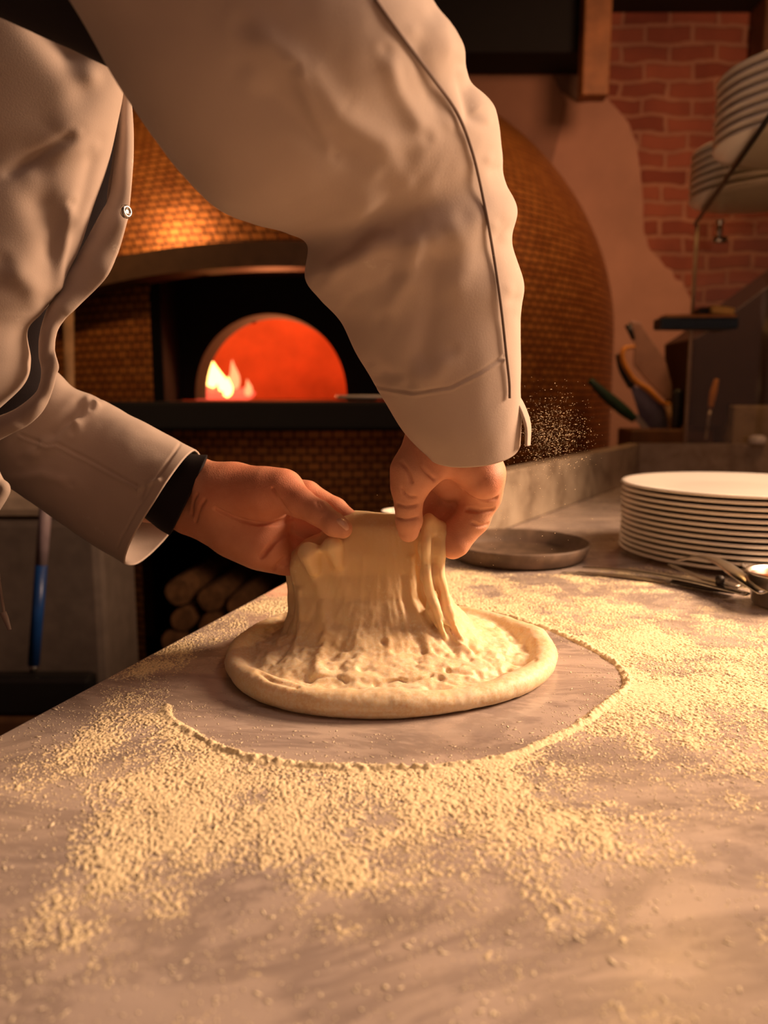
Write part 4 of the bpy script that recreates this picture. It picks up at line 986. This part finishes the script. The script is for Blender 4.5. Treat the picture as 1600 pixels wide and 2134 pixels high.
# trousers (out of frame, below the jacket) and hanging tie
def trunk_tube(name, pts, r, mat): 
    o = tube(name, pts, r, mat, n=28, steps=40); par(o, person); return o
trunk_tube('trousers', [(-0.66, 0.70, 1.02), (-0.68, 0.72, 0.90), (-0.69, 0.76, 0.70), (-0.69, 0.78, 0.40), (-0.70, 0.80, 0.06)], [0.15, 0.15, 0.10, 0.08, 0.07], M['trousers'])
trunk_tube('trousers', [(-0.66, 0.60, 1.02), (-0.68, 0.58, 0.90), (-0.69, 0.52, 0.70), (-0.70, 0.50, 0.40), (-0.71, 0.50, 0.06)], [0.15, 0.15, 0.10, 0.08, 0.07], M['trousers'])
for y in (0.50, 0.80):
    o = tube('shoe', [(-0.78, y, 0.045), (-0.70, y, 0.05), (-0.58, y, 0.04), (-0.52, y, 0.03)], [0.035, 0.044, 0.04, 0.025], M['black'], n=20, steps=20); par(o, person)
o = tube('tie_string', [pt(-30, 1010, .66), pt(-12, 1130, .66), pt(0, 1220, .66), pt(9, 1280, .66)], 0.0012, M['jacket'], n=8, steps=30); par(o, person)
o = tube('string_end', [pt(6, 1276, .66), pt(13, 1292, .66), pt(20, 1313, .66)], [0.0028, 0.0024, 0.0016], M['jacket'], n=8, steps=12); par(o, person)
o = tube('jacket_hem', [pt(-40, 930, .64), pt(-10, 1000, .64), pt(8, 1016, .64), pt(2, 1035, .64), pt(-30, 1080, .64)], [0.006, 0.006, 0.005, 0.005, 0.006], M['jacket'], n=12, steps=30); par(o, person)

# ================================================================== THE FLOUR
ring = [(347, 1470), (352, 1495), (395, 1525), (450, 1556), (520, 1578), (610, 1594), (700, 1600), (790, 1602), (880, 1602), (960, 1596), (1040, 1582), (1100, 1562), (1160, 1535), (1215, 1505), (1265, 1468), (1300, 1440), (1308, 1420), (1295, 1395), (1262, 1368), (1220, 1345), (1170, 1322), (1110, 1300), (1040, 1280), (960, 1262)]
ringg = np.array([atZ(x, y)[:2] for x, y in ring]); rc_ = catmull(ringg, 120)
closed = list(map(tuple, rc_)) + [tuple(atZ(860, 1245)[:2]), tuple(atZ(700, 1250)[:2]), tuple(atZ(600, 1290)[:2]), tuple(atZ(440, 1345)[:2]), tuple(atZ(360, 1410)[:2])]
ctl = [(200,1560,.55),(100,1700,.22),(0,1560,.15),(0,1800,.08),(300,1640,.75),(450,1620,1.0),(450,1750,.75),(300,1800,.4),(300,1900,.36),(200,2000,.22),(400,1950,.2),(600,1950,.14),(600,1680,1.),(700,1800,.6),(700,1900,.12),(850,1650,1.),(900,1700,.7),(950,1780,.45),(900,1880,.22),(1050,1750,.65),(1150,1850,.5),(1000,1650,.85),(1150,1620,.6),(1300,1600,.5),(1400,1550,.7),(1300,1500,.9),(1500,1600,.4),(1600,1650,.25),(1400,1650,.15),(1500,1750,.02),(1400,1450,1.),(1550,1500,.85),(1550,1400,.8),(1350,1350,.9),(1450,1300,.45),(1250,1290,.8),(1350,1250,.25),(1500,1240,.08),(1150,1260,.75),(1000,1230,.6),(1150,1220,.35),(1300,1190,.15),(800,2050,.02),(300,2100,.04),(1200,2000,.03),(1500,1950,.01),(280,1480,.45),(120,1530,.25),(500,1340,.5),(420,1400,.25),(560,1290,.55),(1050,1900,.2)]
cg = np.array([(*atZ(x, y)[:2], w) for x, y, w in ctl])
def density(x, y):
    num = 0; den = 0
    for (a, b, w) in cg:
        # distances along the view are foreshortened on the stone, so weigh them down
        d2 = (x - a) ** 2 + ((y - b) * 0.8) ** 2 + 1e-5; q = 1 / d2 ** 1.6
        num = num + w * q; den = den + q
    return num / den
g = 0.00058
xs = np.arange(-0.36, 0.62, g); ys = np.arange(0.235, 1.0, g)
X, Y = np.meshgrid(xs, ys, indexing='ij')
xc = np.arange(-0.36, 0.63, 0.01); yc = np.arange(0.235, 1.01, 0.01)
Xc, Yc = np.meshgrid(xc, yc, indexing='ij')
Dc = density(Xc, Yc)
def bil(A, X, Y):
    u = (X - xc[0]) / 0.01; v = (Y - yc[0]) / 0.01; i = np.clip(u.astype(int), 0, len(xc) - 2); j = np.clip(v.astype(int), 0, len(yc) - 2); fu, fv = u - i, v - j
    return A[i, j] * (1 - fu) * (1 - fv) + A[i + 1, j] * fu * (1 - fv) + A[i, j + 1] * (1 - fu) * fv + A[i + 1, j + 1] * fu * fv
Dn = bil(Dc, X, Y)
RD = bil(seg_dist(Xc, Yc, rc_), X, Y)
m = RD < 0.02; RD[m] = seg_dist(X[m], Y[m], rc_)
INS = in_poly(X, Y, closed)
DD = np.where(INS, 0.0, Dn + 0.32 * np.exp(-(RD / 0.016) ** 2))
P2 = np.stack([X, Y, 0 * X], -1)
wx = fbm(P2 * 30, 2, 70) * 0.004
Pw = P2 + np.stack([wx, np.roll(wx, 13, 0), 0 * wx], -1)
ca_, sa_ = math.cos(0.9), math.sin(0.9)
Pr = np.stack([(Pw[..., 0] * ca_ - Pw[..., 1] * sa_) * 1.0, (Pw[..., 0] * sa_ + Pw[..., 1] * ca_) * 1.9, 0 * X], -1)
n1 = 1 - np.abs(vnoise(Pr * 400, 71)) * 2.0          # wormy little ridges
n2 = vnoise(P2 * 760, 72); n3 = fbm(P2 * 55, 2, 73); n4 = fbm(P2 * 16, 2, 74)
val = 0.50 * n1 + 0.40 * n2 + 0.42 * n3 + 0.45 * n4
H = (val - (0.88 - 1.20 * DD)) 
flour_h = np.clip(H, 0, 1.2) ** 0.8 * 0.0009
rw = 0.0042 * (1 + 0.6 * fbm(P2 * 50, 3, 77))
amp = bil(np.clip(Dc * 1.2, 0.35, 1), X, Y)
ridge = np.exp(-(RD / rw) ** 2) * 0.0030 * amp * (1 + 0.55 * fbm(P2 * 260, 3, 78)) - 0.0005
flour_h = np.maximum(flour_h, ridge)
# keep clear of the dough and inside the table
off = np.hypot(X - DC[0], Y - DC[1]) < 0.10
exx = e0[0] + ed[0] / ed[1] * (Y - e0[1]) + 0.004
flour_h[off | (X < exx) | (np.hypot(X - 0.505, Y - 1.08) < 0.166) | (np.hypot(X - 0.187, Y - 1.065) < 0.106)] = 0
flour_h[INS & (RD > 0.004)] *= 0.0
ok = flour_h > 0.00004
cell = ok[:-1, :-1] | ok[1:, :-1] | ok[:-1, 1:] | ok[1:, 1:]
ny_ = len(ys); ii, jj = np.nonzero(cell)
Q = np.stack([ii * ny_ + jj, (ii + 1) * ny_ + jj, (ii + 1) * ny_ + jj + 1, ii * ny_ + jj + 1], -1)
used, inv = np.unique(Q, return_inverse=True); Q = inv.reshape(-1, 4)
Z = T + np.where(ok, flour_h + 0.0001, -0.0003)
V = np.stack([X.ravel()[used], Y.ravel()[used], Z.ravel()[used]], -1)
mesh('flour_layer', V, Q, M['flour'], kind='stuff', label='pale flour spread in a ring around the dough on the marble', cat='flour')
# loose grains
def grains(name, P, s, flat=1.0, **k):
    o8 = np.array([(1, 0, 0), (-1, 0, 0), (0, 1, 0), (0, -1, 0), (0, 0, 1), (0, 0, -1)], float)
    f8 = np.array([(0, 2, 4), (2, 1, 4), (1, 3, 4), (3, 0, 4), (2, 0, 5), (1, 2, 5), (3, 1, 5), (0, 3, 5)])
    n = len(P); V = o8[None] * (0.6 + 0.8 * RNG.random((n, 6, 1))) * s[:, None, None]
    a = RNG.random(n) * 6.28; st = 1 + 3.2 * RNG.random(n) ** 2
    x, y = V[..., 0] * st[:, None], V[..., 1]
    V[..., 0], V[..., 1] = x * np.cos(a)[:, None] - y * np.sin(a)[:, None], x * np.sin(a)[:, None] + y * np.cos(a)[:, None]
    V[..., 2] *= flat; V = V + P[:, None]
    Fq = (f8[None] + 6 * np.arange(n)[:, None, None]).reshape(-1, 3)
    return mesh(name, V.reshape(-1, 3), Fq, M['grain'], smooth=True, **k)
n = 520000
gx = RNG.uniform(-0.36, 0.61, n); gy = RNG.uniform(0.24, 0.99, n)
dn_ = bil(Dc, gx, gy); rd = seg_dist(gx, gy, rc_[::3]); ins = in_poly(gx, gy, closed)
clump = 0.5 + 0.5 * vnoise(np.stack([gx * 60, gy * 60, 0 * gx], -1), 90)
p = np.where(ins, 0.24 * clump ** 3 + 0.45 * np.exp(-rd / 0.008), 0.04 + 0.8 * dn_ * clump)
keep = (RNG.random(n) < p * 0.75) & (np.hypot(gx - 0.505, gy - 1.08) > 0.166) & (np.hypot(gx - 0.187, gy - 1.065) > 0.106) & (gx > e0[0] + ed[0] / ed[1] * (gy - e0[1]) + 0.003) & (np.hypot(gx - DC[0], gy - DC[1]) > 0.142)
gx, gy = gx[keep], gy[keep]; s = 0.00026 + 0.00040 * RNG.random(len(gx)) ** 2
nb = 700; bx2, by2 = RNG.uniform(-0.34, 0.5, nb), RNG.uniform(0.26, 0.75, nb)
kb2 = (bx2 > e0[0] + ed[0] / ed[1] * (by2 - e0[1]) + 0.004) & (np.hypot(bx2 - DC[0], by2 - DC[1]) > 0.145) & (~in_poly(bx2, by2, closed))
gx, gy, s = np.r_[gx, bx2[kb2]], np.r_[gy, by2[kb2]], np.r_[s, 0.0006 + 0.0006 * RNG.random(kb2.sum()) ** 2]
grains('flour_grains', np.stack([gx, gy, T + s * 0.2 + np.maximum(0, flour_h[np.clip(((gx - xs[0]) / g).astype(int), 0, len(xs) - 1), np.clip(((gy - ys[0]) / g).astype(int), 0, len(ys) - 1)])], -1), s, flat=0.3, kind='stuff', label='loose grains of flour scattered over the marble', cat='flour')
# flour dust in the air beside the cuff
n = 2600
cl = np.vstack([np.stack([RNG.normal(1150, 38, n), RNG.normal(905, 38, n), RNG.normal(.66, .04, n)], -1), np.stack([RNG.normal(1000, 90, 700), RNG.normal(1010, 70, 700), RNG.normal(.64, .03, 700)], -1)])
cl = cl[(cl[:, 2] > .62)]
P = pt(cl[:, 0], cl[:, 1], cl[:, 2]); s = 0.00008 + 0.00022 * RNG.random(len(P)) ** 2
grains('flour_dust', P, s, kind='stuff', label='fine flour dust hanging in the air beside the near cuff', cat='flour dust')

# ------------------------------------------------------------------ pendant lamp above the counter (mirrored in the marble)
lamp = empty('pendant_lamp', (0.86, 2.05, 2.40), label='small pendant lamp hanging above the counter, outside the top of the picture', cat='lamp')
par(lathe('lamp_shade', [(0.03, 0.16), (0.05, 0.14), (0.12, 0.02), (0.118, 0.018), (0.045, 0.13)], M['darksteel'], n=40, loc=(0.86, 2.05, 2.40)), lamp)
V, Q = lathe_data([(0.035 * math.cos(a), 0.035 * math.sin(a)) for a in np.linspace(-math.pi / 2 + .01, math.pi / 2 - .01, 14)], 20)
o = mesh('bulb', V, Q, M['bulb']); o.location = (0.86, 2.05, 2.46); par(o, lamp)
par(tube('cord', [(0.86, 2.05, 2.56), (0.86, 2.05, 2.75)], 0.004, M['black'], n=8), lamp)
